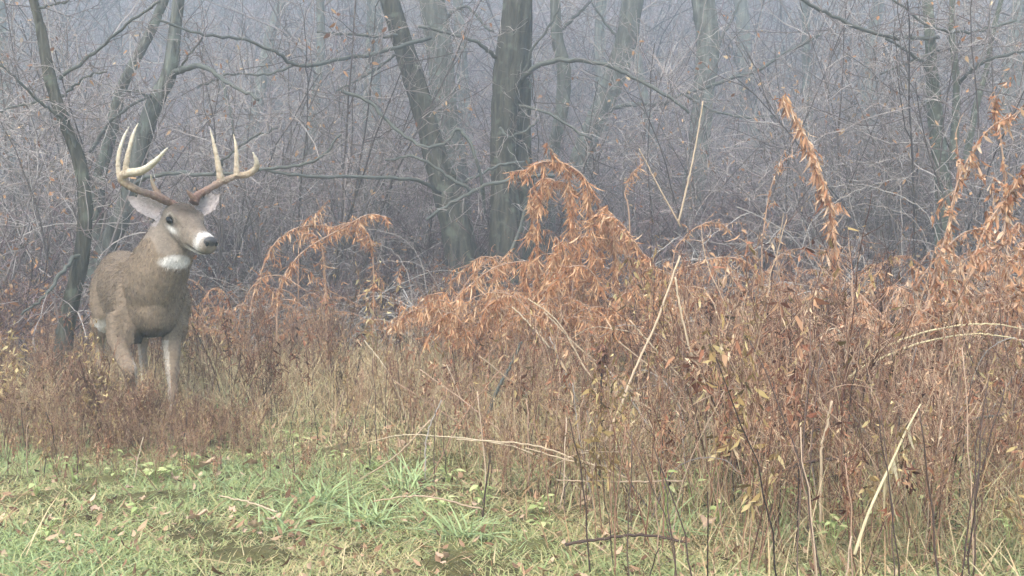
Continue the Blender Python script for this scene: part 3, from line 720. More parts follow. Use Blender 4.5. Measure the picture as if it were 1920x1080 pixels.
    n = len(bm.vertices); V = np.empty(n * 3, np.float32); bm.vertices.foreach_get('co', V); V = V.reshape(-1, 3).astype(float)
    Nn = np.empty(n * 3, np.float32); bm.vertices.foreach_get('normal', Nn); Nn = Nn.reshape(-1, 3).astype(float)
    print('deer verts', n)
    V = V + Nn * (.0035 * np.sin(V[:, 0] * 31 + 2 * np.sin(V[:, 2] * 17)) * np.sin(V[:, 2] * 27 + V[:, 1] * 13) * (V[:, 2] < .82))[:, None]      # folds of the winter coat
    # coat colours by place on the animal
    lin = lambda h: np.array(srgb(h)[:3])
    coat, dark, grey, white, cream = lin('#7f7060'), lin('#54473d'), lin('#81776d'), lin('#e6e4e0'), lin('#cfc8bd')
    C = np.tile(coat, (n, 1))
    def blend(mask, col):
        nonlocal C
        m = np.clip(mask, 0, 1)[:, None]; C = C * (1 - m) + col * m
    f = (V - P0) @ hb; s = (V - P0) @ rb; z = V[:, 2]
    hf_, hs_, hu_ = (V - H0) @ Fh, (V - H0) @ Rh, (V - H0) @ Uh
    ishead = (z > .80) & (hf_ > -.09) & (np.abs(hs_) < .12) & (hu_ > -.14) & (hu_ < .13)
    blend(((z - .74) / .15) * ((f < .0) & (f > -1.2)) * .35, dark)                                    # darker back
    blend(np.clip((.52 - z) / .05, 0, 1) * ((f < -.12) & (f > -.95) & (Nn[:, 2] < -.2)) * .9, white)  # belly
    inner = ((np.abs(s) < .12) & (Nn @ rb * np.sign(s) < -.55) & (z < .46))
    blend(inner * .5, cream)
    blend(((z < .46) & ~inner) * .35, lin('#8a7a6a'))
    blend(np.clip((.54 - z) / .06, 0, 1) * (z > .40) * (np.abs(s) < .10) * (f > -.14) * (Nn[:, 2] < -.1) * .95, lin('#2c231d'))                 # darker underside of the brisket
    blend(ishead * .75, grey)
    sm = lambda a, lo, hi: np.clip((a - lo) / (hi - lo), 0, 1)
    blend(ishead * sm(hu_, .045, .075) * sm(hf_, .20, .10) * .9, lin('#453a32'))
    blend(ishead * sm(hu_, .015, .04) * sm(hf_, .12, .16) * (hf_ < .245) * .4, dark)                                # forehead
    blend(ishead * np.exp(-((hf_ + rng.normal(size=n) * .006 - .264) / .022) ** 2) * .55, white)                                   # muzzle band
    blend(ishead * sm(hu_, -.055, -.075) * sm(hf_, .15, .21) * .9, white)                             # chin
    er = np.hypot(hf_ - .062, (hu_ - .018)); blend(ishead * (np.abs(hs_) > .045) * np.exp(-((er - .031) / .007) ** 2) * (hu_ > .016) * .4, cream)
    blend(ishead * (np.abs(hs_) > .045) * np.exp(-(er / .027) ** 4) * .8, lin('#2e2622'))
    blend(ishead * (np.abs(hs_) > .03) * np.exp(-(((hf_ - .105) / .012) ** 2 + ((hu_ - .004) / .010) ** 2)) * .7, dark)
    blend(ishead * (np.abs(hs_) > .04) * np.exp(-(((hf_ - .085) / .035) ** 2 + ((hu_ + .022) / .016) ** 2)) * .85, white)
    blend(ishead * np.exp(-((hu_ + .052) / .006) ** 2) * sm(hf_, .17, .20) * .8, lin('#2a2624'))       # mouth line
    tp = at(337, 488, 4.50)
    d = (V - tp); dd = (d @ hb / .16) ** 2 + (d @ rb / .088) ** 2 + ((d[:, 2] + .01) / .034) ** 2
    blend(sm(dd + rng.normal(size=n) * .08, 1.35, .55) * .8 * (Nn @ unit(hb + Rh * .0 + Rh * .2) > -.2), white)                        # throat patch
    for bs, tip, fc, ax, L, sd in (e1, e2):
        t = (V - bs) @ ax / L; on = (t > .05) & (np.linalg.norm((V - bs) - np.outer(t * L, ax), axis=1) < .075) & (t < 1.1)
        blend(on * 1.0, grey); blend(on * (Nn @ fc > .25) * .9, lin('#9d9593'))
        blend(on * (Nn @ fc > .25) * np.exp(-(((V - bs) @ sd) / .012) ** 2) * sm(t, .7, .3) * .4, lin('#9a8c88'))
        edge = on * (Nn @ fc < .45) * (Nn @ fc > -.5); blend(edge * .7, dark); blend(on * sm(t, .82, .98) * .7, dark)
    mott = rng.normal(size=n) * .06 + .10 * np.sin(V[:, 0] * 23 + 3 * np.sin(V[:, 2] * 11)) * np.sin(V[:, 2] * 19 + 2 * np.sin(V[:, 1] * 13)); C = np.clip(C * (1 + mott[:, None]), 0, 1)
    bm.vertices.foreach_set('co', (V - base).astype(np.float32).ravel())
    ca = bm.attributes.new('coat', 'FLOAT_COLOR', 'POINT'); ca.data.foreach_set('color', np.c_[C, np.ones(n)].astype(np.float32).ravel())
    fm = bpy.data.materials.new('deer_coat'); fm.use_nodes = True; nt = fm.node_tree; b = nt.nodes['Principled BSDF']
    b.inputs['Roughness'].default_value = .9; b.inputs['Specular IOR Level'].default_value = .1
    an = nt.nodes.new('ShaderNodeAttribute'); an.attribute_name = 'coat'
    tc = nt.nodes.new('ShaderNodeTexCoord'); nz = nt.nodes.new('ShaderNodeTexNoise'); nz.inputs['Scale'].default_value = 60; nz.inputs['Detail'].default_value = 5
    nt.links.new(tc.outputs['Object'], nz.inputs['Vector'])
    hv = nt.nodes.new('ShaderNodeHueSaturation'); mr = nt.nodes.new('ShaderNodeMapRange'); mr.inputs['To Min'].default_value = .6; mr.inputs['To Max'].default_value = 1.4
    nt.links.new(nz.outputs['Fac'], mr.inputs['Value']); nt.links.new(mr.outputs[0], hv.inputs['Value']); nt.links.new(an.outputs['Color'], hv.inputs['Color'])
    nt.links.new(hv.outputs[0], b.inputs['Base Color'])
    bm.materials.clear(); bm.materials.append(fm)
    bm.polygons.foreach_set('use_smooth', np.ones(len(bm.polygons), bool))
    body = bpy.data.objects.new('body', bm); COL.objects.link(body); body.parent = root
    # fur: short hairs lying back along the body
    nh = 52000
    ok = np.where(z > .05)[0]; wgt = np.ones(len(ok)); sel = rng.choice(ok, nh)
    nosepad = ishead & ((hf_ > .285) | (np.hypot(hf_ - .064, hu_ - .016) < .027)); sel = sel[~nosepad[sel]]
    nh = len(sel); Pn, NN = V[sel] + rng.normal(size=(nh, 3)) * .002, Nn[sel]
    flow = np.tile(-hb * .8 - Z * .6, (nh, 1)); hd_ = ishead[sel]; flow[hd_] = -Fh * .9 - Uh * .2
    nw_ = (np.clip((V[sel][:, 2] - .55) / .25, 0, 1) * np.clip((f[sel] + .25) / .25, 0, 1) * ~hd_)[:, None]; flow = flow * (1 - nw_) + (-Z * .9 - hb * .3) * nw_
    flow = flow + .35 * np.sin(V[sel] * 17 + np.array([0, 2, 4]))
    lg = V[sel][:, 2] < .48; flow[lg] = -Z
    flow = flow - (flow * NN).sum(1, keepdims=True) * NN
    Dh = unit(unit(flow) + NN * rng.uniform(.12, .4, (nh, 1)) + rng.normal(size=(nh, 3)) * .18)
    Lh = np.where(hd_, .007, np.where(lg, .010, .019)) * rng.uniform(.6, 1.4, nh)
    for bs, tip, fc, ax, L, sd in (e1, e2):
        t = (V[sel] - bs) @ ax / L; on = (t > .05) & (np.linalg.norm((V[sel] - bs) - np.outer(t * L, ax), axis=1) < .075) & (t < 1.1); Lh[on] = .008; Dh[on] = unit(ax * .9 + NN[on] * .35 + rng.normal(size=(on.sum(), 3)) * .2)
    Sd = unit(np.cross(Dh, rng.normal(size=(nh, 3)))) * (.0011 * rng.uniform(.7, 1.3, nh))[:, None]
    Q0, Q1, Q2 = Pn - Sd, Pn + Sd, Pn + Dh * Lh[:, None]
    fb = MB(); fb.add(np.stack([Q0, Q1, Q2], 1).reshape(-1, 3), None, np.arange(nh * 3).reshape(-1, 3))
    fo = fb.build('fur', fm, root, base, kind='stuff')
    hc = np.repeat(np.clip(C[sel] * (1 + rng.normal(size=(nh, 1)) * .32), 0, 1), 3, 0)
    ca = fo.data.attributes.new('coat', 'FLOAT_COLOR', 'POINT'); ca.data.foreach_set('color', np.c_[hc, np.ones(len(hc))].astype(np.float32).ravel())
    # eyes
    em = material('eye', ['#0c0908', '#15100d'], rough=.12, spec=.25)
    def ball(c, r, sq=(1, 1, 1), n=14, ax=(Fh, Rh, Uh)):
        mb = MB(); th_ = np.linspace(0, math.pi, n); ph_ = np.arange(n * 2) * math.pi / n
        T, Pp = np.meshgrid(th_, ph_, indexing='ij')
        V_ = c + r * ((np.sin(T) * np.cos(Pp))[..., None] * ax[0] * sq[0] + (np.sin(T) * np.sin(Pp))[..., None] * ax[1] * sq[1] + np.cos(T)[..., None] * ax[2] * sq[2])
        idx = np.arange(n * n * 2).reshape(n, n * 2); a, b_ = idx[:-1], idx[1:]
        mb.add(V_, np.stack([a, np.roll(a, -1, 1), np.roll(b_, -1, 1), b_], -1).reshape(-1, 4)); return mb
    for sg in (1, -1): ball(Hc(.064, sg * .082, .016), .0205, (1.35, .55, .78)).build('eye', em, root, base)
    # nose pad with two nostrils
    nm = material('nose_pad', ['#1d1b1c', '#3a3839', '#5a5859'], rough=.35, noise=180, noise_amt=.3, bump=.4, spec=.5)
    nose = ball(Hc(.297, 0, .007), .028, (.75, 1.25, .95), 16).build('nose', nm, root, base)
    hm = material('nostril', ['#070606', '#0b0a0a'], rough=.9)
    for sg in (1, -1):
        ball(Hc(.312, sg * .0235, .004), .0105, (.75, .75, 1.1), 10).build('nostril', hm, nose, base)
    # antlers
    am = material('antler', ['#664a40', '#866e60', '#a08e78', '#beb29c', '#d6cebd'], rough=.75, noise=60, noise_amt=.35, bump=.9, spec=.2)
    zz = lambda X, Y_: (150 + X / 4.5, 210 + Y_ / 4.5)
    def antler(parts):
        mb = MB()
        for pts, ds, rad, tn in parts:
            Pp = np.array([at(*zz(*p), d_) for p, d_ in zip(pts, ds)]); n_ = 9 * len(pts)
            Q = smooth(Pp, n_); R = np.interp(np.linspace(0, 1, n_), np.linspace(0, 1, len(rad)), np.array(rad) * .92 / 4.5 / F_PX * 4.62)
            R = R * (1 + .07 * rng.normal(size=n_)) * (1 + .12 * np.exp(-((np.arange(n_) - 5) / 2.0) ** 2) * (tn[0] == 0)); tt = np.interp(np.linspace(0, 1, n_), [0, 1], tn)
            mb.tubes(Q, R, 12, np.repeat(tt, 12), cap=True)
        return mb
    def weld(mb, name):
        o = mb.build(name, am, root, base)
        md = o.modifiers.new('r', 'REMESH'); md.mode = 'VOXEL'; md.voxel_size = .0035
        ms = o.modifiers.new('s', 'SMOOTH'); ms.factor = .5; ms.iterations = 3
        bpy.context.view_layer.update()
        m2 = bpy.data.meshes.new_from_object(o.evaluated_get(bpy.context.evaluated_depsgraph_get()))
        src, _, _, ti = mb.arrays(); src = src - base
        nv = len(m2.vertices); co = np.empty(nv * 3, np.float32); m2.vertices.foreach_get('co', co); co = co.reshape(-1, 3)
        best = np.array([ti[np.argmin(((src - c) ** 2).sum(1))] for c in co])
        a = m2.attributes.get('tint') or m2.attributes.new('tint', 'FLOAT', 'POINT'); a.data.foreach_set('value', best.astype(np.float32))
        m2.polygons.foreach_set('use_smooth', np.ones(len(m2.polygons), bool)); m2.materials.clear(); m2.materials.append(am)
        o.modifiers.clear(); o.data = m2
    A1 = antler([([(812, 815), (770, 770), (640, 712), (500, 664), (395, 608), (352, 560), (395, 518), (520, 496), (625, 425), (742, 300)], [4.60, 4.58, 4.52, 4.47, 4.45, 4.44, 4.42, 4.38, 4.34, 4.30], [40, 40, 36, 34, 34, 40, 38, 34, 26, 7], (0.0, 1.0)),
                 ([(345, 580), (322, 460), (332, 340), (368, 220), (416, 118)], [4.45, 4.46, 4.47, 4.48, 4.48], [30, 22, 19, 15, 5], (.55, 1.0)),
                 ([(385, 540), (392, 430), (420, 300), (450, 190), (492, 92)], [4.42, 4.41, 4.41, 4.42, 4.43], [34, 25, 20, 16, 5], (.5, .95)),
                 ([(690, 728), (635, 650), (608, 585), (596, 522)], [4.54, 4.53, 4.52, 4.50], [28, 22, 15, 5], (.1, .85))])
    weld(A1, 'antler')
    A2 = antler([([(960, 770), (985, 712), (1060, 665), (1170, 602), (1300, 548), (1420, 522), (1480, 478), (1492, 420), (1456, 335)], [4.66, 4.68, 4.74, 4.82, 4.88, 4.90, 4.89, 4.87, 4.85], [44, 38, 34, 34, 30, 32, 30, 24, 7], (.0, .85)),
                 ([(1190, 590), (1165, 440), (1132, 280), (1096, 135)], [4.83, 4.83, 4.84, 4.85], [36, 27, 19, 5], (.55, .75)),
                 ([(1322, 545), (1322, 420), (1316, 290), (1294, 185)], [4.88, 4.89, 4.90, 4.91], [34, 24, 18, 5], (.55, .75)),
                 ([(975, 745), (935, 700), (896, 655)], [4.66, 4.64, 4.62], [30, 24, 8], (.05, .3))])
    weld(A2, 'antler')
make_deer()

# ------------------------------------------------------------------ arching dead plumes
leaf_meshes = []
for k in range(8):
    mb = MB(); mb.leaves(np.zeros((1, 3)), np.array([[0, 0, -1.0]]), np.array([[0, 1.0, 0]]), 1.0, .2 + .05 * (k % 3), .3 + .15 * (k % 4), 2.2, .15 + .1 * k,
                         prof=((0, .1), (.15, .55), (.35, 1), (.55, .95), (.78, .6), (1, .05)), fold=.5)
    leaf_meshes.append(mb.mesh('leaf', M['orange_leaf']))

def plume(name, label, path, Y, w=(6, 3), leaf=(.09, .018), n=90, tmin=.25, mat='rod_leaf', hero=False, group=None, root=True, fan=.35, tint=(.1, .95), branchlets=10):
    P = px_path(path, Y); Ym = float(np.mean(Y))
    if root:
        g = P[0].copy(); g[2] = float(gz(g[0], g[1])) - .03
        if P[0][2] - g[2] > .06: P = np.vstack([g, P])
    Q = smooth(P, 40); Q[1:] += np.cumsum(rng.normal(size=(39, 3)) * .0012, 0)
    base = Q[0] + [0, 0, .03]
    t = thing(name, base, label, 'dead plant', group)
    R = np.linspace(w[0] * .7, w[1] * .6, 40) / 2 / F_PX * Ym
    mb = MB(); mb.tubes(Q, R, 6, .5, cap=True); mb.build('stem', M['rod_stem'], t, base)
    bb = MB(); S, D, i, tt = spawn(Q[None], branchlets, tmin, 1, .7)
    PB = grow(S, D, rng.uniform(.05, .18, len(S)), 6, .15, grav=.12); bb.tubes(PB, taper(R[-1] * .8, R[-1] * .4, 6, len(PB)), 3, .6)
    bb.build('side_shoots', M['rod_stem'], t, base, kind='stuff')
    if not hero: n = int(n * 3.2); leaf = (leaf[0] * .8, leaf[1] * .42)
    else: n = int(n * 2.0); leaf = (leaf[0] * 1.0, leaf[1] * 1.15)
    tt = tmin + (1 - tmin) * rng.uniform(0, 1, n) ** .85
    u = tt * 38.99; j = u.astype(int); Cc = Q[j] + (Q[j + 1] - Q[j]) * (u - j)[:, None]
    tg = unit(Q[j + 1] - Q[j])
    m = rng.uniform(size=n) < .4
    k = rng.integers(0, len(PB), n); kk = rng.integers(1, 6, n); Cc[m] = PB[k[m], kk[m]]
    A = unit(np.array([0, 0, -1.0]) + tg * .25 + fan * rng.normal(size=(n, 3)))
    clump = (.9 if hero else .75) + (.2 if hero else .45) * np.sin(tt * rng.uniform(25, 40) + rng.uniform(0, 6)) ; Lf = leaf[0] * rng.uniform(.3, 1.35, n) * (1.15 - .5 * tt) * clump
    if hero:
        for c in range(n):
            o = bpy.data.objects.new('leaf', leaf_meshes[int(rng.integers(0, 8))]); COL.objects.link(o); o.parent = t
            zq = Vector((0, 0, -1)).rotation_difference(Vector(A[c])).to_matrix().to_4x4() @ Matrix.Rotation(rng.uniform(0, 6.28), 4, 'Z')
            wd = leaf[1] * 2.3 * rng.uniform(.6, 1.3); o.matrix_local = Matrix.Translation(Vector(Cc[c] - base)) @ zq @ Matrix.Diagonal((wd, wd, Lf[c] * .9, 1))
    if True:
        if hero:
            Lf = Lf * .6; leaf = (leaf[0], leaf[1] * .45); Cc = Cc + rng.normal(size=(n, 3)) * .008; A = unit(A + .3 * rng.normal(size=(n, 3)))
        lb = MB(); lb.leaves(Cc, A, rng.normal(size=(n, 3)), Lf, leaf[1] * rng.uniform(.5, 1.5, n), .45, 1.7, np.clip(rng.uniform(*tint, n) * .7 + .3 * clump - .1, 0, 1), prof=((0, .2), (.25, .9), (.5, 1), (.8, .55), (1, .08)), fold=.5)
        lb.build('leaf_shreds' if hero else 'leaves', M[mat], t, base, kind='stuff')
    return t
G = 'arching brown plumes'
plume('arching_plume', 'tallest brown feathery plume bending over in front of the dark trunk', [(1245, 590), (1215, 500), (1180, 445), (1130, 395), (1098, 335), (1060, 306), (1020, 303), (984, 318)], [6.4, 6.4, 6.3, 6.3, 6.2, 6.2, 6.1, 6.1], (8, 4), (.13, .02), 330, .2, group=G)
plume('arching_plume', 'brown plume with drooping leaves hanging under the tallest plume', [(1090, 640), (1085, 540), (1075, 440), (1062, 370), (1035, 335), (1005, 345), (1000, 400)], 6.6, (7, 3), (.12, .019), 240, .25, group=G)
plume('arching_plume', 'low brown plume sweeping left from the base of the dark trunk', [(832, 600), (850, 570), (885, 530), (930, 500), (985, 490), (1040, 500)], 6.2, (7, 3), (.15, .02), 190, .15, group=G)
plume('arching_plume', 'thin plume at the foot of the leaning trunk', [(845, 590), (870, 540), (900, 500), (925, 478), (945, 480)], 6.5, (5, 3), (.07, .014), 60, .2, group=G)
plume('arching_plume', 'upright rusty stalk with pale tip below the tallest plume', [(1075, 700), (1060, 620), (1050, 540), (1044, 470)], 5.8, (8, 6), (.08, .018), 90, .3, group=G)
plume('arching_plume', 'brown plume drooping right of the tallest plume', [(1300, 545), (1262, 525), (1215, 490), (1185, 450), (1160, 415), (1130, 402), (1105, 410)], 6.0, (6, 3), (.12, .02), 220, .1, group=G)
plume('arching_plume', 'rusty upright plume in the middle of the central clump', [(1140, 680), (1135, 600), (1130, 510), (1125, 440), (1110, 400)], 6.2, (6, 3), (.11, .018), 170, .2, group=G)
plume('arching_plume', 'left arch of brown leaves beside the deer', [(470, 590), (490, 510), (515, 455), (555, 425), (600, 420), (640, 428)], 6.9, (6, 3), (.11, .018), 130, .2, group=G)
plume('arching_plume', 'long arch of brown leaves rising toward the leaning trunk', [(520, 590), (530, 525), (570, 472), (635, 432), (690, 402), (728, 406)], 6.6, (6, 3), (.12, .018), 170, .2, group=G)
plume('arching_plume', 'brown hanging spray right of the long left arch', [(700, 620), (702, 560), (700, 480), (690, 435), (660, 415), (625, 425)], 6.8, (5, 3), (.12, .018), 140, .2, group=G)
plume('arching_plume', 'brown hanging spray in the middle of the left arches', [(612, 610), (612, 540), (606, 470), (590, 440), (560, 440)], 6.7, (5, 3), (.10, .018), 100, .25, group=G)
plume('arching_plume', 'small pointed brown tip above the left arches', [(560, 470), (575, 425), (590, 402), (603, 385)], 7.2, (4, 2), (.08, .016), 40, .3, group=G)
plume('arching_plume', 'brown arch with fringe of leaves right of the crossed straws', [(1262, 600), (1270, 520), (1300, 500), (1350, 484), (1400, 490), (1432, 524)], 6.0, (6, 3), (.11, .019), 150, .25, group=G)
plume('arching_plume', 'short brown arch behind the crossed straws', [(1262, 500), (1285, 445), (1320, 420), (1350, 418), (1366, 428)], 6.7, (5, 3), (.07, .016), 70, .3, group=G)
plume('arching_plume', 'lone bent stalk with brown flag of leaves above the short arch', [(1180, 420), (1172, 360), (1185, 325), (1205, 305)], 7.4, (5, 3), (.10, .018), 40, .45, group=G)
plume('hanging_leaf_stalk', 'tall brown stalk draped with long curled leaves on the right', [(1578, 720), (1576, 620), (1572, 530), (1568, 440), (1552, 350), (1530, 295), (1503, 235), (1478, 190)], 5.2, (8, 5), (.15, .02), 125, .34, hero=True, group=G, fan=.16)
plume('hanging_leaf_stalk', 'bent stalk of curled leaves left of the tall draped stalk', [(1430, 560), (1432, 450), (1445, 370), (1462, 318), (1492, 285)], 5.6, (5, 3), (.06, .016), 20, .25, hero=True, group=G, fan=.3)
plume('hanging_leaf_stalk', 'brown leafy stalk sloping down to the right foreground', [(1590, 530), (1650, 590), (1700, 632), (1750, 684), (1787, 738)], [4.9, 4.8, 4.7, 4.6, 4.5], (6, 4), (.09, .022), 60, .05, hero=True, group=G, root=False, fan=.3)
for pth, Y, n, lb in [([(1690, 700), (1740, 560), (1775, 430), (1800, 330), (1850, 250), (1905, 215)], 4.6, 70, 'orange leaved stalk at right leaning toward the frame edge'),
                      ([(1760, 700), (1800, 560), (1840, 440), (1890, 360), (1945, 300)], 4.3, 75, 'second orange leaved stalk at the right edge, lower than the first'),
                      ([(1850, 720), (1860, 600), (1875, 480), (1890, 380), (1880, 260), (1868, 190)], 4.8, 60, 'upright orange leaved stalk near the right edge'),
                      ([(1800, 640), (1790, 520), (1780, 420), (1792, 330), (1788, 245)], 5.4, 30, 'thin leafless-topped orange stalk beside the lichen tree'),
                      ([(1650, 720), (1690, 600), (1725, 520), (1790, 450), (1850, 425)], 4.9, 50, 'orange leaved stalk arching in front of the lichen tree'),
                      ([(1900, 760), (1905, 640), (1915, 520), (1930, 440)], 4.0, 50, 'rusty leaved stalk cut by the right edge of the picture'),
                      ([(1700, 800), (1715, 690), (1750, 600), (1770, 520)], 4.6, 40, 'short rusty leaved stalk below the lichen tree')]:
    plume('orange_leaf_stalk', lb, pth, Y, (7, 4), (.095, .022), n, .3, hero=True, group='orange leaved stalks at the right', fan=.3)
for pth, Y, n, lb in [([(1190, 640), (1160, 490), (1105, 385), (1050, 338), (1004, 372), (995, 430)], 6.3, 170, 'inner arch of brown leaves nested under the tallest plume'),
                      ([(1020, 304), (1012, 380), (1006, 470), (1000, 560)], 6.1, 110, 'hanging brown strand at the tip of the tallest plume'),
                      ([(1062, 308), (1070, 400), (1068, 500), (1064, 600)], 6.2, 130, 'hanging brown strand under the crest of the tallest plume'),
                      ([(1100, 338), (1108, 430), (1112, 520), (1108, 620)], 6.2, 130, 'hanging brown strand right under the crest of the tallest plume'),
                      ([(1150, 412), (1152, 490), (1148, 570), (1150, 640)], 6.2, 110, 'hanging brown strand on the right shoulder of the tallest plume'),
                      ([(1200, 480), (1198, 550), (1190, 640)], 6.3, 80, 'lowest hanging brown strand of the tallest plume'),
                      ([(930, 500), (935, 560), (930, 640)], 6.2, 80, 'hanging brown strand of the low sweeping plume'),
                      ([(980, 492), (985, 560), (980, 640)], 6.2, 80, 'second hanging brown strand of the low sweeping plume')]:
    plume('hanging_strand' if 'strand' in lb else 'arching_plume', lb, pth, Y, (3, 2), (.12, .019), int(n * 1.7), .0 if 'strand' in lb else .2, group=G, root='arch' in lb)
for k in range(52):
    px = rng.uniform(830, 1270); Y = rng.uniform(5.4, 7.2); x = (px - 960) / F_PX * Y; z0 = float(gz(x, Y)); h = rng.uniform(.45, 1.0) * (1 - .35 * abs(px - 1070) / 220)
    dx = rng.choice([-1, 1]) * rng.uniform(.08, .35)
    pts = [(x, Y, z0 - .02), (x + dx * .1, Y, z0 + h * .5), (x + dx * .4, Y - .05, z0 + h * .9), (x + dx * .9, Y - .1, z0 + h), (x + dx * 1.5, Y - .12, z0 + h * .8)]
    plume('leaning_plume', '%s rusty plume %s the tallest plume in the central clump' % ('high' if h > .65 else 'low', 'left of' if px < 1040 else ('right of' if px > 1110 else 'under')), [px_of(*p) for p in pts], [p[1] for p in pts], (5, 3), (.13, .018), int(rng.integers(80, 140)), .25, group='rusty plumes of the central clump %d' % 1 if False else 'rusty plumes of the central clump', root=False, branchlets=8)
for k in range(34):
    px = rng.uniform(1640, 1950); Y = rng.uniform(4.3, 6.2); x = (px - 960) / F_PX * Y; z0 = float(gz(x, Y)); h = rng.uniform(.5, 1.15) * (.75 + .25 * (px - 1640) / 300)
    dx = rng.choice([-1, 1, 1]) * rng.uniform(.08, .35)
    pts = [(x, Y, z0 - .02), (x + dx * .2, Y, z0 + h * .5), (x + dx * .6, Y - .05, z0 + h * .9), (x + dx * 1.0, Y - .1, z0 + h), (x + dx * 1.4, Y - .12, z0 + h * .9)]
    plume('tan_plume', '%s tan leaved plume in the right hand clump by %s' % ('high' if h > .8 else 'low', near(px)), [px_of(*p) for p in pts], [p[1] for p in pts], (5, 3), (.10, .022), int(rng.integers(40, 80)), .3, mat='orange_leaf', group='tan leaved plumes by ' + near(px), root=False, branchlets=9)
# many smaller plumes in the same brush
mini = 0
for k in range(110):
    px = rng.uniform(380, 1900); Y = rng.uniform(5.0, 8.2)
    if px < 900 and Y < 5.8: Y += 1.2
    if 690 < px < 860: continue
    if px < 480: Y = max(Y, 6.5)
    x = (px - 960) / F_PX * Y; z0 = float(gz(x, Y)); h = rng.uniform(.35, .75) if px < 1350 else rng.uniform(.45, .95)
    dx = rng.choice([-1, 1]) * rng.uniform(.1, .4)
    pts = [(x, Y, z0 - .02), (x + dx * .1, Y, z0 + h * .5), (x + dx * .4, Y - .05, z0 + h * .9), (x + dx * .9, Y - .1, z0 + h), (x + dx * 1.4, Y - .12, z0 + h * .85)]
    ppx = [px_of(*p) for p in pts]
    side = 'left of the tallest plume' if px < 980 else ('right of the tallest plume' if px < 1400 else 'in the right hand brush')
    plume('small_plume', 'small drooping brown plume %s in the weeds by %s' % ('low' if h < .55 else 'standing tall', near(px)), ppx, [p[1] for p in pts], (4, 2), (.06, .014), int(rng.integers(40, 80)), .3, group='small drooping plumes by ' + near(px), root=False, branchlets=6)
    mini += 1

# ------------------------------------------------------------------ reddish weeds
def weed_parts(h, kind):
    """kind 0 fine twiggy, 1 hanging narrow leaves, 2 nearly bare branching, 3 fuzzy seed sprays"""
    st, lv = MB(), MB()
    ns = [3, 2, 3, 2][kind]
    P = grow(np.c_[rng.normal(size=(ns, 2)) * .02, np.full(ns, -.02)], np.c_[rng.normal(size=(ns, 2)) * .16, np.ones(ns)], h * rng.uniform(.75, 1.1, ns), 9, .06); st.tubes(P, taper(.0028, .0013, 9, ns), 4, rng.uniform(.1, .7, ns))
    S, D, i, t = spawn(P, [9, 6, 11, 9][kind], .36, 1, .55); D[:, 2] = np.abs(D[:, 2]) + .45
    P2 = grow(S, D, h * rng.uniform(.12, .42, len(S)), 6, .12, up=.04); st.tubes(P2, taper(.0015, .0008, 6, len(P2)), 3, rng.uniform(.2, 1, len(P2)))
    S, D, i, t = spawn(P2, [3, 1, 4, 3][kind], .25, 1, .6); P3 = grow(S, D, h * rng.uniform(.04, .15, len(S)), 4, .15); st.tubes(P3, taper(.0010, .0007, 4, len(P3)), 3, rng.uniform(.2, 1, len(P3)))
    n = [200, 110, 40, 300][kind]
    src = P3 if kind == 3 else P2
    i = rng.integers(0, len(src), n); j = rng.integers(1, src.shape[1], n); C = src[i, j] + rng.normal(size=(n, 3)) * .004
    L = [.014, .034, .03, .009][kind] * rng.uniform(.5, 1.6, n)
    lv.leaves(C, rng.normal(size=(n, 3)) * [.6, .6, .5] + [0, 0, -.9 if kind < 3 else .3], rng.normal(size=(n, 3)), L, L * rng.uniform(.15, .42, n), .6, 1.4, rng.uniform(0, 1, n) ** 1.1, prof=((0, .4), (.5, 1), (1, .15)), fold=.7)
    return st, lv
wprotos, warr = [], []
for k in range(12):
    h = .45 + .02 * k; st, lv = weed_parts(h, k % 4)
    t = thing('dead_weed', (0, 0, 0), 'x', 'dead weed', 'reddish dead weeds')
    st.build('stem', M['weed_stem'], t, kind='stuff'); lv.build('leaves', M['olive_leaf'] if k in (3, 4, 6, 9, 10) else M['weed_leaf'], t, kind='stuff')
    wprotos.append(t); warr.append((st.arrays(), lv.arrays()))
wused = [0] * 12
def weed_front(px):
    return float(np.interp(px, [0, 450, 620, 800, 950, 1150, 1400, 1920], [4.35, 4.35, 4.4, 3.95, 3.3, 2.9, 2.6, 2.6]))
spots = []
while len(spots) < 700:
    px = rng.uniform(-60, 1980); fr = weed_front(px)
    Y = fr + (8.6 - fr) * rng.uniform() ** .85
    x = (px - 960) / F_PX * Y
    dx, dy = x + 1.77, Y - 4.75          # keep weeds off the animal
    if -1.35 < dx * .5 - dy * .87 < .28 and abs(-dx * .87 - dy * .5) < .24: continue
    if 640 < px < 860 and Y > 6.0 and rng.uniform() < .75: continue
    if Y > fr + .8 and math.sin(x * 2.1 + 2 * math.sin(Y * 1.3)) * math.sin(Y * 2.2 - x) < -.55 and rng.uniform() < .7: continue
    spots.append((Y, x, px, fr))
for k in range(55):
    px = rng.uniform(880, 1960); Y = weed_front(px) + rng.uniform(0, 1.2); spots.append((Y, (px - 960) / F_PX * Y, px, weed_front(px)))
for k in range(70):
    px = rng.uniform(150, 420); Y = rng.uniform(4.25, 4.45); spots.append((Y, (px - 960) / F_PX * Y, px, 4.0))
for k in range(70):
    px = rng.uniform(-40, 760); Y = rng.uniform(3.4, 4.0); spots.append((Y, (px - 960) / F_PX * Y, px, 3.4))
for k in range(125):
    px = rng.uniform(-20, 480); Y = rng.uniform(3.95, 4.45); spots.append((Y, (px - 960) / F_PX * Y, px, 4.1))
spots.sort()
ST, LV, LO = MB(), MB(), MB()
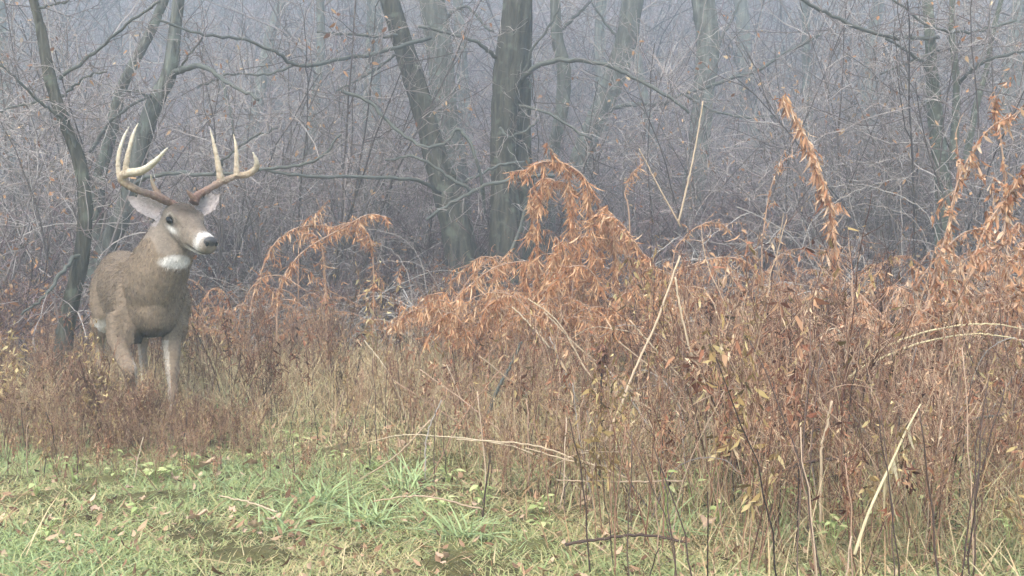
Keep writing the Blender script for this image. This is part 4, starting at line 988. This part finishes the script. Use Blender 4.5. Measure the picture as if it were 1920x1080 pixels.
for q, (Y, x, px, fr) in enumerate(spots):
    k = int(rng.integers(0, 12)); a = rng.uniform(0, 6.28)
    if px < 520 and Y < 5: k = int(rng.choice([4, 6, 10, 1, 8, 2, 9, 0]))
    s = rng.uniform(.6, 1.2) * min(1.0, .5 + (Y - fr) * .45)
    if px < 470 and Y < 5.0: s = min(s, .75)
    if px < 480 and Y < 4.6: s = rng.uniform(.36, .68) * float(np.interp(Y, [3.95, 4.25], [.5, 1.05]))
    if px < 760 and Y < 4.0: s = rng.uniform(.16, .4)
    elif px > 880: s = max(s, rng.uniform(.5, .75))
    if 1250 < px < 1720 and Y > 5.8: s *= .72
    s *= 1 + .38 * math.sin(x * 3.1 + 1.7 * math.sin(Y * 2.3)) * math.sin(Y * 2.9 + x)
    if px < 980: s *= .88
    z = float(gz(x, Y))
    if q < 299:
        where = 'at the grassy front edge left of centre' if px < 640 else ('in the middle foreground' if px < 1250 else 'in the right foreground')
        rw = 'in the foremost row' if Y < 3.6 else ('at the front' if Y < 4.15 else 'just behind the front')
        hh = 'tiny' if s < .3 else 'short' if s < .55 else ('knee high' if s < .85 else 'tall')
        lab, grp = '%s reddish brown dead weed %s, below %s' % (hh, rw, near(px)), 'reddish dead weeds below ' + near(px)
        put(wprotos, wused, k, (x, Y, z), a, (s, s, s * rng.uniform(.9, 1.15)), lab, grp)
    else:
        R = np.array([[math.cos(a), -math.sin(a), 0], [math.sin(a), math.cos(a), 0], [0, 0, 1]]) * s
        dt = rng.uniform(-.3, .25)
        ST.merge(warr[k][0], R, np.array([x, Y, z]), dt); (LO if k in (3, 4, 6, 9, 10) else LV).merge(warr[k][1], R, np.array([x, Y, z]), dt)
wm = thing('weed_mass', (0, 6.5, 0), 'mass of reddish brown dead weeds filling the brush behind the front ones', 'weeds')
wm['kind'] = 'stuff'
ST.build('stems', M['weed_stem'], wm, (0, 6.5, 0), kind='stuff'); LV.build('leaves', M['weed_leaf'], wm, (0, 6.5, 0), kind='stuff'); LO.build('leaves', M['olive_leaf'], wm, (0, 6.5, 0), kind='stuff')

# ------------------------------------------------------------------ straws, bare stems, sticks
def stalk(name, label, path, Y, w, mat, cat='dead stalk', group=None, tint=.5, root=False):
    if name == 'straw' and np.min(Y) < 6: Y = np.asarray(Y) * .86
    P = px_path(path, Y); Ym = float(np.mean(Y))
    if root:
        g = P[-1].copy(); g[2] = float(gz(g[0], g[1])) - .03; P = np.vstack([P, g])
    n = 8 * len(P); Q = smooth(P, n); Q[1:-1] += rng.normal(size=(n - 2, 3)) * .0012
    Q[:, 2] = np.maximum(Q[:, 2], gz(Q[:, 0], Q[:, 1]) - .03)
    R = np.linspace(w[0], w[1], n) / 2 / F_PX * Ym
    mb = MB(); mb.tubes(Q, R, 6, tint, cap=True)
    o = mb.build(name, M[mat], None, Q[-1]); o.location = tuple(Q[-1])
    return tag(o, label, cat, group)
stalk('straw', 'long pale straw leaning across the centre, longest of the crossed straws', [(1275, 480), (1232, 600), (1185, 705), (1139, 820), (1092, 925)], [4.3, 4.2, 4.1, 4.0, 3.9], (4.5, 6), 'straw', root=True)
stalk('straw', 'pale straw above the crossing, rising straight in front of the misty trunk', [(1318, 190), (1305, 270), (1290, 340), (1272, 420)], 6.4, (2.5, 4.5), 'straw')
stalk('straw', 'thin straw slanting down right to meet the crossing', [(1198, 278), (1235, 350), (1276, 425)], 6.4, (2, 3.5), 'straw')
stalk('straw', 'pale straw dropping right from the crossing of straws', [(1266, 520), (1280, 600), (1300, 680), (1320, 750)], 4.6, (4, 5), 'straw', root=True)
stalk('straw', 'short straw bent up from the foot of the right crossed straw', [(1372, 698), (1345, 728), (1320, 752)], 4.5, (5, 6), 'straw')
for pth, Y, lb in [([(990, 560), (1047, 605), (1108, 705), (1180, 745), (1251, 782)], 4.8, 'straw slanting down right through the middle weeds'),
                   ([(960, 575), (986, 600), (1031, 652)], 5.4, 'short straw leaning under the central plume'),
                   ([(1020, 585), (1090, 655), (1190, 735)], 5.0, 'straw parallel above the slanting middle straw'),
                   ([(1160, 640), (1230, 700), (1290, 780)], 4.7, 'straw slanting right of the longest crossed straw'),
                   ([(1180, 600), (1260, 690), (1330, 760)], 4.9, 'uppermost slanting straw right of the longest crossed straw'),
                   ([(855, 824), (994, 834), (1100, 868), (1177, 897)], 3.7, 'long thin straw lying low across the middle foreground'),
                   ([(1043, 900), (1150, 903), (1280, 902)], 3.5, 'level straw low in the foreground right of centre'),
                   ([(672, 902), (745, 852), (807, 787)], 4.1, 'straw rising right from the green grass'),
                   ([(985, 840), (1080, 866), (1175, 880)], 3.8, 'thin straw lying beside the long low straw'),
                   ([(700, 940), (790, 930), (905, 955)], 3.3, 'straw lying in the green grass tuft'),
                   ([(410, 930), (460, 940), (520, 960)], 3.3, 'straw lying in the grass left of the tuft')]:
    stalk('straw', lb, pth, Y, (2.5, 4), 'straw')
for k in range(44):
    px = rng.uniform(760, 1900); Y = rng.uniform(3.2, 5.2); py = 470 + CAM_Z * F_PX / Y; L = rng.uniform(110, 300); a = rng.choice([-1, 1]) * rng.uniform(.15, 1.0)
    p2 = (px, py); p0 = (px + math.sin(a) * L, py - math.cos(a) * L); p1 = ((p0[0] + p2[0]) / 2 + rng.normal() * 8, (p0[1] + p2[1]) / 2 - rng.uniform(0, 12))
    c = ['straw coloured', 'grey', 'rusty'][k % 3]; tl = 'nearly upright' if abs(a) < .4 else ('leaning right' if a > 0 else 'leaning left')
    stalk('dry_stalk', '%s %s dry stalk %s in the weeds by %s' % ('long' if L > 200 else 'short', c, tl, near(px)), [p0, p1, p2], Y, (2.0, 3.4), ['straw', 'cane', 'rod_stem'][k % 3], group='dry stalks by ' + near(px), tint=rng.uniform(.2, .7))
stalk('arching_straw', 'upper of two long pale straws arching over the right brush', [(1930, 618), (1860, 608), (1789, 612), (1704, 632), (1630, 670), (1590, 720)], 3.9, (2.5, 5), 'pale_straw')
stalk('arching_straw', 'lower of two long pale straws arching over the right brush', [(1925, 640), (1850, 626), (1789, 630), (1708, 649), (1618, 688), (1573, 728)], 3.8, (2.5, 5), 'pale_straw')
stalk('red_stalk', 'thin reddish upright stem in the right foreground', [(1650, 700), (1638, 760), (1626, 804), (1618, 893)], 3.6, (4, 5), 'rod_stem', root=True)
stalk('straw', 'pale short straw left of the dark stick at right', [(1560, 752), (1548, 810), (1540, 850)], 3.5, (5, 6), 'straw', root=True)
stalk('fallen_stick', 'dark stick lying through the right foreground weeds', [(1443, 890), (1480, 876), (1524, 865), (1575, 858), (1622, 860)], 3.2, (8, 6), 'dark_stem', 'stick')
stalk('fallen_stick', 'grey stick slanting up to the right edge', [(1925, 770), (1850, 782), (1744, 797), (1690, 812)], 3.6, (6, 4), 'limb', 'stick')
stalk('fallen_stick', 'dark curved stick rising above the lying stick', [(1500, 828), (1530, 806), (1570, 798)], 3.4, (6, 4), 'dark_stem', 'stick')
stalk('fallen_stick', 'grey branch leaning in the weeds left of the longest straw', [(978, 640), (955, 690), (933, 730), (915, 780), (900, 825)], 4.4, (6, 8), 'limb', 'stick')
stalk('fallen_stick', 'dark thin stick low at the bottom right of centre', [(1060, 1022), (1130, 1010), (1200, 1003), (1285, 1016)], 2.75, (6, 5), 'dark_stem', 'stick')
stalk('fallen_stick', 'pale broken stub leaning on the foot of the dark trunk', [(985, 385), (975, 430), (955, 480)], 8.4, (6, 8), 'limb', 'stick')
# broad pale bent reed blade in the right foreground
def reed():
    Q = smooth(px_path([(1602, 1040), (1630, 958), (1671, 869), (1698, 810), (1726, 758)], [2.6, 2.65, 2.75, 2.8, 2.85]), 20)
    root_ = thing('reed', Q[0], 'pale bent reed with hanging dry blades at the bottom right', 'reed')
    mb = MB(); mb.tubes(Q, np.linspace(.005, .0022, 20), 7, .6, cap=True); mb.build('stem', M['pale_straw'], root_, Q[0])
    for k, (i, L) in enumerate([(8, .12), (9, .17), (10, .14), (11, .17), (12, .13), (13, .12), (15, .08), (17, .06), (10, .1)]):
        lb = MB(); lb.leaves(Q[i][None], np.array([[rng.uniform(-.1, .25), rng.uniform(-.2, .2), -1.0]]), rng.normal(size=(1, 3)), np.array([L]), np.array([.010]), .25, .8, .4 + .07 * k, prof=((0, .5), (.25, 1), (.5, .9), (.8, .6), (1, .05)), fold=.4)
        lb.build('blade', M['pale_straw'], root_, Q[0])
reed()
def seed_head():
    Q = smooth(px_path([(1122, 985), (1124, 900), (1126, 780), (1128, 690)], 3.6), 24); Q[:, 2] = np.maximum(Q[:, 2], gz(Q[:, 0], Q[:, 1]) - .03)
    t_ = thing('seed_head_stalk', Q[0], 'dark upright stalk with a brown spindle seed head in the middle weeds', 'dead stalk')
    mb = MB(); mb.tubes(Q, np.linspace(.005, .004, 24), 6, .3, cap=True); mb.build('stem', M['dark_stem'], t_, Q[0])
    c = at(1129, 668, 3.6); n = 160
    mb = MB(); t = rng.uniform(-1, 1, n); a = rng.uniform(0, 6.28, n); r = .014 * np.sqrt(np.clip(1 - t * t, 0, 1))
    C = c + np.c_[np.cos(a) * r, np.sin(a) * r, t * .05]
    mb.leaves(C, np.c_[np.cos(a), np.sin(a), np.full(n, -1.5)], np.c_[np.cos(a), np.sin(a), np.zeros(n)], .022, .009, .3, .5, rng.uniform(0, .5, n))
    mb.tubes(np.linspace(c - [0, 0, .055], c + [0, 0, .05], 8), np.array([.002, .007, .01, .011, .011, .01, .007, .002]), 8, .2)
    mb.build('seed_head', M['weed_stem'], t_, Q[0], kind='stuff')
seed_head()
# thin bare upright stems through the foreground
bare = 0
for k in range(150):
    px = rng.uniform(560, 1920) if k < 120 else rng.uniform(0, 560)
    Y = weed_front(px) + rng.uniform(-.5, 1.3) if k < 120 else rng.uniform(3.6, 4.9)
    x = (px - 960) / F_PX * Y; z = float(gz(x, Y)); h = rng.uniform(.15, .5) if px < 1300 else rng.uniform(.25, .75)
    if px < 700: h = rng.uniform(.08, .25)
    tx, ty = rng.normal() * .12, rng.normal() * .12
    P = smooth([(x, Y, z - .02), (x + tx * h * .4, Y + ty * h * .3, z + h * .5), (x + tx * h * 1.2, Y + ty * h, z + h)], 8); P[1:] += rng.normal(size=(7, 3)) * .003
    mb = MB(); r0 = rng.uniform(.0016, .003); mb.tubes(P, np.linspace(r0, r0 * .6, 8), 5, rng.uniform(.1, .9), cap=True)
    o = mb.build('weed_stalk', M['dark_stem'] if rng.uniform() < .65 else M['rod_stem'], None, (x, Y, z)); o.location = (x, Y, z)
    where = 'left of centre' if px < 700 else ('in the middle' if px < 1300 else 'at the right')
    tag(o, '%s bare upright weed stalk in front of %s' % ('short' if h < .2 else ('thin' if h < .4 else 'tall thin'), near(px)), 'stalk', 'bare upright stalks in front of ' + near(px))
# thin tangled stems leaning every way in the right brush
for k in range(120):
    px = rng.uniform(1000, 1930); Y = rng.uniform(3.2, 6.5); x = (px - 960) / F_PX * Y; z = float(gz(x, Y)); L = rng.uniform(.4, 1.0); h = rng.uniform(.15, .6) if px > 1300 else rng.uniform(.1, .35)
    a = rng.uniform(0, 6.28)
    P = smooth([(x, Y, z - .02), (x + math.cos(a) * L * .3, Y + math.sin(a) * L * .15, z + h * .75), (x + math.cos(a) * L * .75, Y + math.sin(a) * L * .35, z + h), (x + math.cos(a) * L, Y + math.sin(a) * L * .5, z + h * .85)], 14)
    P[1:] += np.cumsum(rng.normal(size=(13, 3)) * .003, 0)
    mb = MB(); r0 = rng.uniform(.0015, .003); mb.tubes(P, np.linspace(r0, r0 * .5, 14), 4, rng.uniform(.1, .9), cap=True)
    o = mb.build('leaning_stalk', [M['rod_stem'], M['cane'], M['straw'], M['dark_stem']][k % 4], None, (x, Y, z)); o.location = (x, Y, z)
    c = ['reddish', 'grey', 'straw coloured', 'dark'][k % 4]
    tag(o, 'thin %s stalk leaning through the weeds by %s' % (c, near(px)), 'stalk', '%s stalks leaning by %s' % (c, near(px)))

# ------------------------------------------------------------------ grass and small plants
def make_grass():
    def field(n, sel, lo, hi, w, mat, name, label, tint, lean):
        px = rng.uniform(-80, 2000, n * 3); Y = 2.2 + 6.0 * rng.uniform(size=n * 3) ** 1.3
        x = (px - 960) / F_PX * Y
        patch = .5 + .5 * np.sin(x * 2.7 + 1.3 * np.sin(Y * 2.1)) * np.sin(Y * 3.3 + 1.1 * np.sin(x * 1.9))
        keep = rng.uniform(size=n * 3) < sel(px, Y, patch)
        px, Y, x, patch = px[keep][:n], Y[keep][:n], x[keep][:n], patch[keep][:n]; m = len(x)
        C = np.c_[x, Y, gz(x, Y) - .005]; a = rng.uniform(0, 6.28, m)
        A = np.c_[np.cos(a) * lean, np.sin(a) * lean, np.ones(m)] + rng.normal(size=(m, 3)) * .2; A[:, 2] = np.abs(A[:, 2])
        Nn = np.c_[np.cos(a), np.sin(a), -rng.uniform(.2, 1.0, m)]
        mb = MB(); mb.leaves(C, A, Nn, rng.uniform(lo, hi, m) * (.7 + .6 * patch), w * rng.uniform(.6, 1.4, m), .55, .4, tint(m, patch), prof=((0, 1), (.35, .9), (.7, .6), (1, .05)), fold=.3)
        o = mb.build(name, M[mat], kind='stuff'); tag(o, label, 'grass')
    wf = lambda px: np.interp(px, [0, 450, 620, 800, 950, 1150, 1400, 1920], [4.4, 4.4, 4.4, 3.95, 3.3, 2.9, 2.6, 2.6])
    field(120000, lambda px, Y, p: np.clip(1.0 - (Y - wf(px) - .2) * .8, .08, 1) * (.75 + .25 * p), .025, .075, .0036, 'grass', 'grass', 'short green grass covering the open foreground', lambda m, p: np.clip(.1 + .55 * p + rng.normal(size=m) * .26, 0, 1), .95)
    field(11000, lambda px, Y, p: (Y > wf(px) + .1) * (.3 + .7 * p) * (Y < 8), .15, .45, .0026, 'dry_grass', 'tall_dry_grass', 'tall pale dry grass standing between the brown weeds', lambda m, p: rng.uniform(.25, 1, m), .35)
    field(6000, lambda px, Y, p: np.exp(-((px - 640) / 190) ** 2) * (Y > 5.6) * (Y < 7.6), .25, .5, .0045, 'dry_grass', 'straw_patch', 'pale straw grass patch below the left brown arches', lambda m, p: rng.uniform(.5, .85, m), .35)
    field(42000, lambda px, Y, p: (Y < wf(px) + .5) * 1.0, .025, .07, .004, 'dry_grass', 'thatch', 'matted dead grass thatch between the green blades', lambda m, p: rng.uniform(0, .8, m), 3.0)
    field(24000, lambda px, Y, p: np.clip(.12 + (Y - wf(px) + .3) * .6, .06, 1) * (1.1 - .5 * p), .06, .22, .004, 'dry_grass', 'dry_grass', 'dry brown grass matted under the weeds', lambda m, p: rng.uniform(0, 1, m), .8)
make_grass()
# drooping bright grass tufts
def tuft(px, py, n, L, label):
    Y = CAM_Z * F_PX / (py - 470); x = (px - 960) / F_PX * Y; z = float(gz(x, Y)); a = rng.uniform(0, 6.28, n)
    mb = MB(); C = np.c_[rng.normal(size=(n, 2)) * .03, np.full(n, -.01)]
    A = np.c_[np.cos(a), np.sin(a), rng.uniform(.6, 2.2, n)]; Nn = np.c_[np.cos(a), np.sin(a), -np.full(n, 1.2)]
    mb.leaves(C, A, Nn, L * rng.uniform(.6, 1.2, n), .0055 * rng.uniform(.7, 1.3, n), .75, .5, np.clip(rng.normal(.75, .12, n), 0, 1), prof=((0, .8), (.2, 1), (.4, .95), (.6, .8), (.8, .5), (1, .05)), fold=.4)
    o = mb.build('grass_tuft', M['grass'], kind='stuff'); o.location = (x, Y, z); tag(o, label, 'grass', 'drooping grass tufts')
for px, py, n, L, lb in [(690, 985, 70, .2, 'largest drooping bright green grass tuft below the leaning straw'), (600, 950, 60, .2, 'green grass tuft left of the largest tuft'), (760, 930, 60, .2, 'green grass tuft behind the largest tuft'), (860, 1010, 60, .18, 'grass tuft in the bottom middle foreground'),
                        (520, 1000, 60, .16, 'short grass tuft near the bottom left of centre'), (1260, 1000, 60, .16, 'green tuft low among the bare stems'), (430, 790, 40, .25, 'upright green tuft in front of the weeds by the deer'), (1480, 1010, 60, .15, 'grass tuft beneath the dark lying stick'), (1790, 980, 60, .15, 'grass tuft at the bottom right beside the reed')]:
    tuft(px, py, n, L, lb)
# young green leafy plants
lm = []
for k in range(4):
    mb = MB(); mb.leaves(np.zeros((1, 3)), np.array([[1.0, 0, .25]]), np.array([[0, 0, 1.0]]), 1.0, .5, -.3, .3, .2 + .2 * k, prof=((0, .1), (.12, .7), (.3, 1), (.5, .92), (.7, .7), (.88, .35), (1, .03)), fold=.25)
    lm.append(mb.mesh('leaf', M['green_leaf']))
GP = [(98, 878), (145, 872), (130, 900), (285, 880), (355, 868), (285, 895), (215, 888), (205, 845), (540, 812), (560, 830), (330, 830), (320, 880), (640, 850), (780, 890), (840, 890), (830, 945), (905, 935), (1015, 945), (1020, 970), (1440, 900), (1452, 925), (1480, 870), (1420, 885), (1350, 870), (1560, 985), (1570, 1010), (1715, 890), (1725, 925), (1770, 905), (1830, 895), (1840, 915), (1690, 860), (1350, 960), (1540, 950), (450, 960), (80, 1015), (250, 960), (60, 930), (1620, 945), (1880, 960), (700, 870), (480, 850), (1400, 940), (1470, 960), (1520, 900), (1600, 1000), (1660, 980), (1750, 950), (1800, 930), (1860, 910), (1900, 1000), (1300, 930), (1250, 970)]
for k, (px, py) in enumerate(GP):
    Y = CAM_Z * F_PX / (py - 470 + 25); x = (px - 960) / F_PX * Y; z = float(gz(x, Y))
    where = 'in the left grass' if px < 600 else ('in the middle foreground' if px < 1200 else 'under the right hand weeds')
    t = thing('leafy_seedling', (x, Y, z), 'small yellow green leafy plant in the grass below ' + near(px), 'plant', 'yellow green leafy plants below ' + near(px))
    h = rng.uniform(.03, .08) if px < 1200 else rng.uniform(.08, .2); nl = int(rng.integers(6, 12))
    st = MB()
    for c in range(nl):
        a = c * 2.4 + rng.uniform(-.4, .4); rr = rng.uniform(.006, .035); e = np.array([math.cos(a) * rr, math.sin(a) * rr, h * rng.uniform(.4, 1.15)])
        st.tubes(smooth([(0, 0, -.01), tuple(e * [.4, .4, .6]), tuple(e)], 5), np.full(5, .0013), 4, .3)
        o = bpy.data.objects.new('leaf', lm[int(rng.integers(0, 4))]); COL.objects.link(o); o.parent = t
        o.location = tuple(e); o.rotation_euler = (rng.normal() * .25, rng.uniform(-.2, .4), a); o.scale = (rng.uniform(.018, .04),) * 3
    st.build('stem', M['green_leaf'], t)
# fallen leaves
def fallen_mesh(k):
    n = 15; a = np.linspace(0, 2 * math.pi, n, endpoint=False)
    lob = 1 + .28 * np.cos(5 * a) if k % 2 else 1 - .08 * np.cos(a * 2)
    r = lob * (1, .62)[0]; w = .75 if k % 2 else .5
    rings = []
    for s_ in (1.0, .55):
        X, Yy = np.cos(a) * r * s_, np.sin(a) * r * s_ * w
        Zz = .35 * (Yy ** 2) * (1 + .5 * k) + .2 * np.abs(X) ** 2 * (1 if k % 3 else -1) + rng.normal(size=n) * .13 * s_
        rings.append(np.c_[X, Yy, Zz + .1])
    V = np.vstack(rings + [[[0, 0, .06]]]); i = np.arange(n); j = (i + 1) % n
    mb = MB(); mb.add(V, np.stack([i, j, n + j, n + i], -1), np.stack([n + i, n + j, np.full(n, 2 * n)], -1), np.clip(.5 + .1 * k + rng.normal(size=2 * n + 1) * .08, 0, 1))
    return mb.mesh('fallen_leaf', M['fallen'])
fmz = [fallen_mesh(k) for k in range(6)]
FL = [(382, 888, .055, 'pale curled leaf lying by the yellow leaflet in the left grass'), (240, 870, .06, 'broad brown lobed leaf lying in the left grass'), (465, 882, .045, 'tan leaf half hidden right of the pale curled leaf'), (365, 992, .05, 'pale tan leaf near the bottom left grass'),
      (470, 1005, .05, 'pinkish folded leaf at the bottom left of centre'), (395, 870, .03, 'yellow leaflet beside the pale curled leaf'), (752, 848, .035, 'pink dried flower-like leaf at the weed edge'), (800, 850, .025, 'small pale pink leaf right of the pink one'),
      (1100, 950, .035, 'pale pink leaf under the middle weeds'), (170, 990, .035, 'small pale leaf above the bottom left corner'), (235, 940, .035, 'brown leaf flat in the left grass'), (1250, 800, .035, 'pale leaf cluster piece in the middle weeds'), (320, 912, .03, 'small white leaf below the pale curled leaf'), (510, 990, .04, 'grey brown leaf left of the grass tuft'),
      (1330, 985, .05, 'grey flat leaf at the bottom under bare stems'), (1210, 885, .035, 'small tan leaf under the level straw')]
def put_leaf(px, py, s, lb, grp=None):
    Y = CAM_Z * F_PX / (py - 470 + 8); x = (px - 960) / F_PX * Y
    o = bpy.data.objects.new('fallen_leaf', fmz[int(rng.integers(0, 6))]); COL.objects.link(o)
    o.location = (x, Y, float(gz(x, Y)) + .035); o.rotation_euler = (rng.normal() * .3 + .25, rng.normal() * .3, rng.uniform(0, 6.28)); o.scale = (s * .75,) * 3
    tag(o, lb, 'leaf', grp)
for f_ in FL: put_leaf(*f_)
for k in range(45):
    px, py = rng.uniform(0, 1900), rng.uniform(830, 1070)
    where = 'in the left grass' if px < 640 else ('in the middle foreground' if px < 1280 else 'among the right foreground stems')
    put_leaf(px, py, rng.uniform(.010, .022), 'small fallen brown leaf on the ground below ' + near(px), 'small fallen leaves below ' + near(px))
def litter():
    n = 9000; px = rng.uniform(-100, 2020, n); Y = 2.3 + 13 * rng.uniform(size=n) ** 1.2; x = (px - 960) / F_PX * Y
    mb = MB(); a = rng.uniform(0, 6.28, n)
    mb.leaves(np.c_[x, Y, gz(x, Y) + rng.uniform(.0, .03, n)], np.c_[np.cos(a), np.sin(a), rng.normal(size=n) * .25], np.c_[rng.normal(size=(n, 2)) * .4, np.ones(n)], rng.uniform(.012, .045, n), rng.uniform(.006, .022, n), .5, .9, rng.uniform(0, .8, n))
    o = mb.build('leaf_litter', M['litter'], kind='stuff'); tag(o, 'brown leaf litter scattered over the ground', 'leaf litter')
litter()
print('objects', len(scene.objects), 'tris', sum(len(me.polygons) for me in bpy.data.meshes))
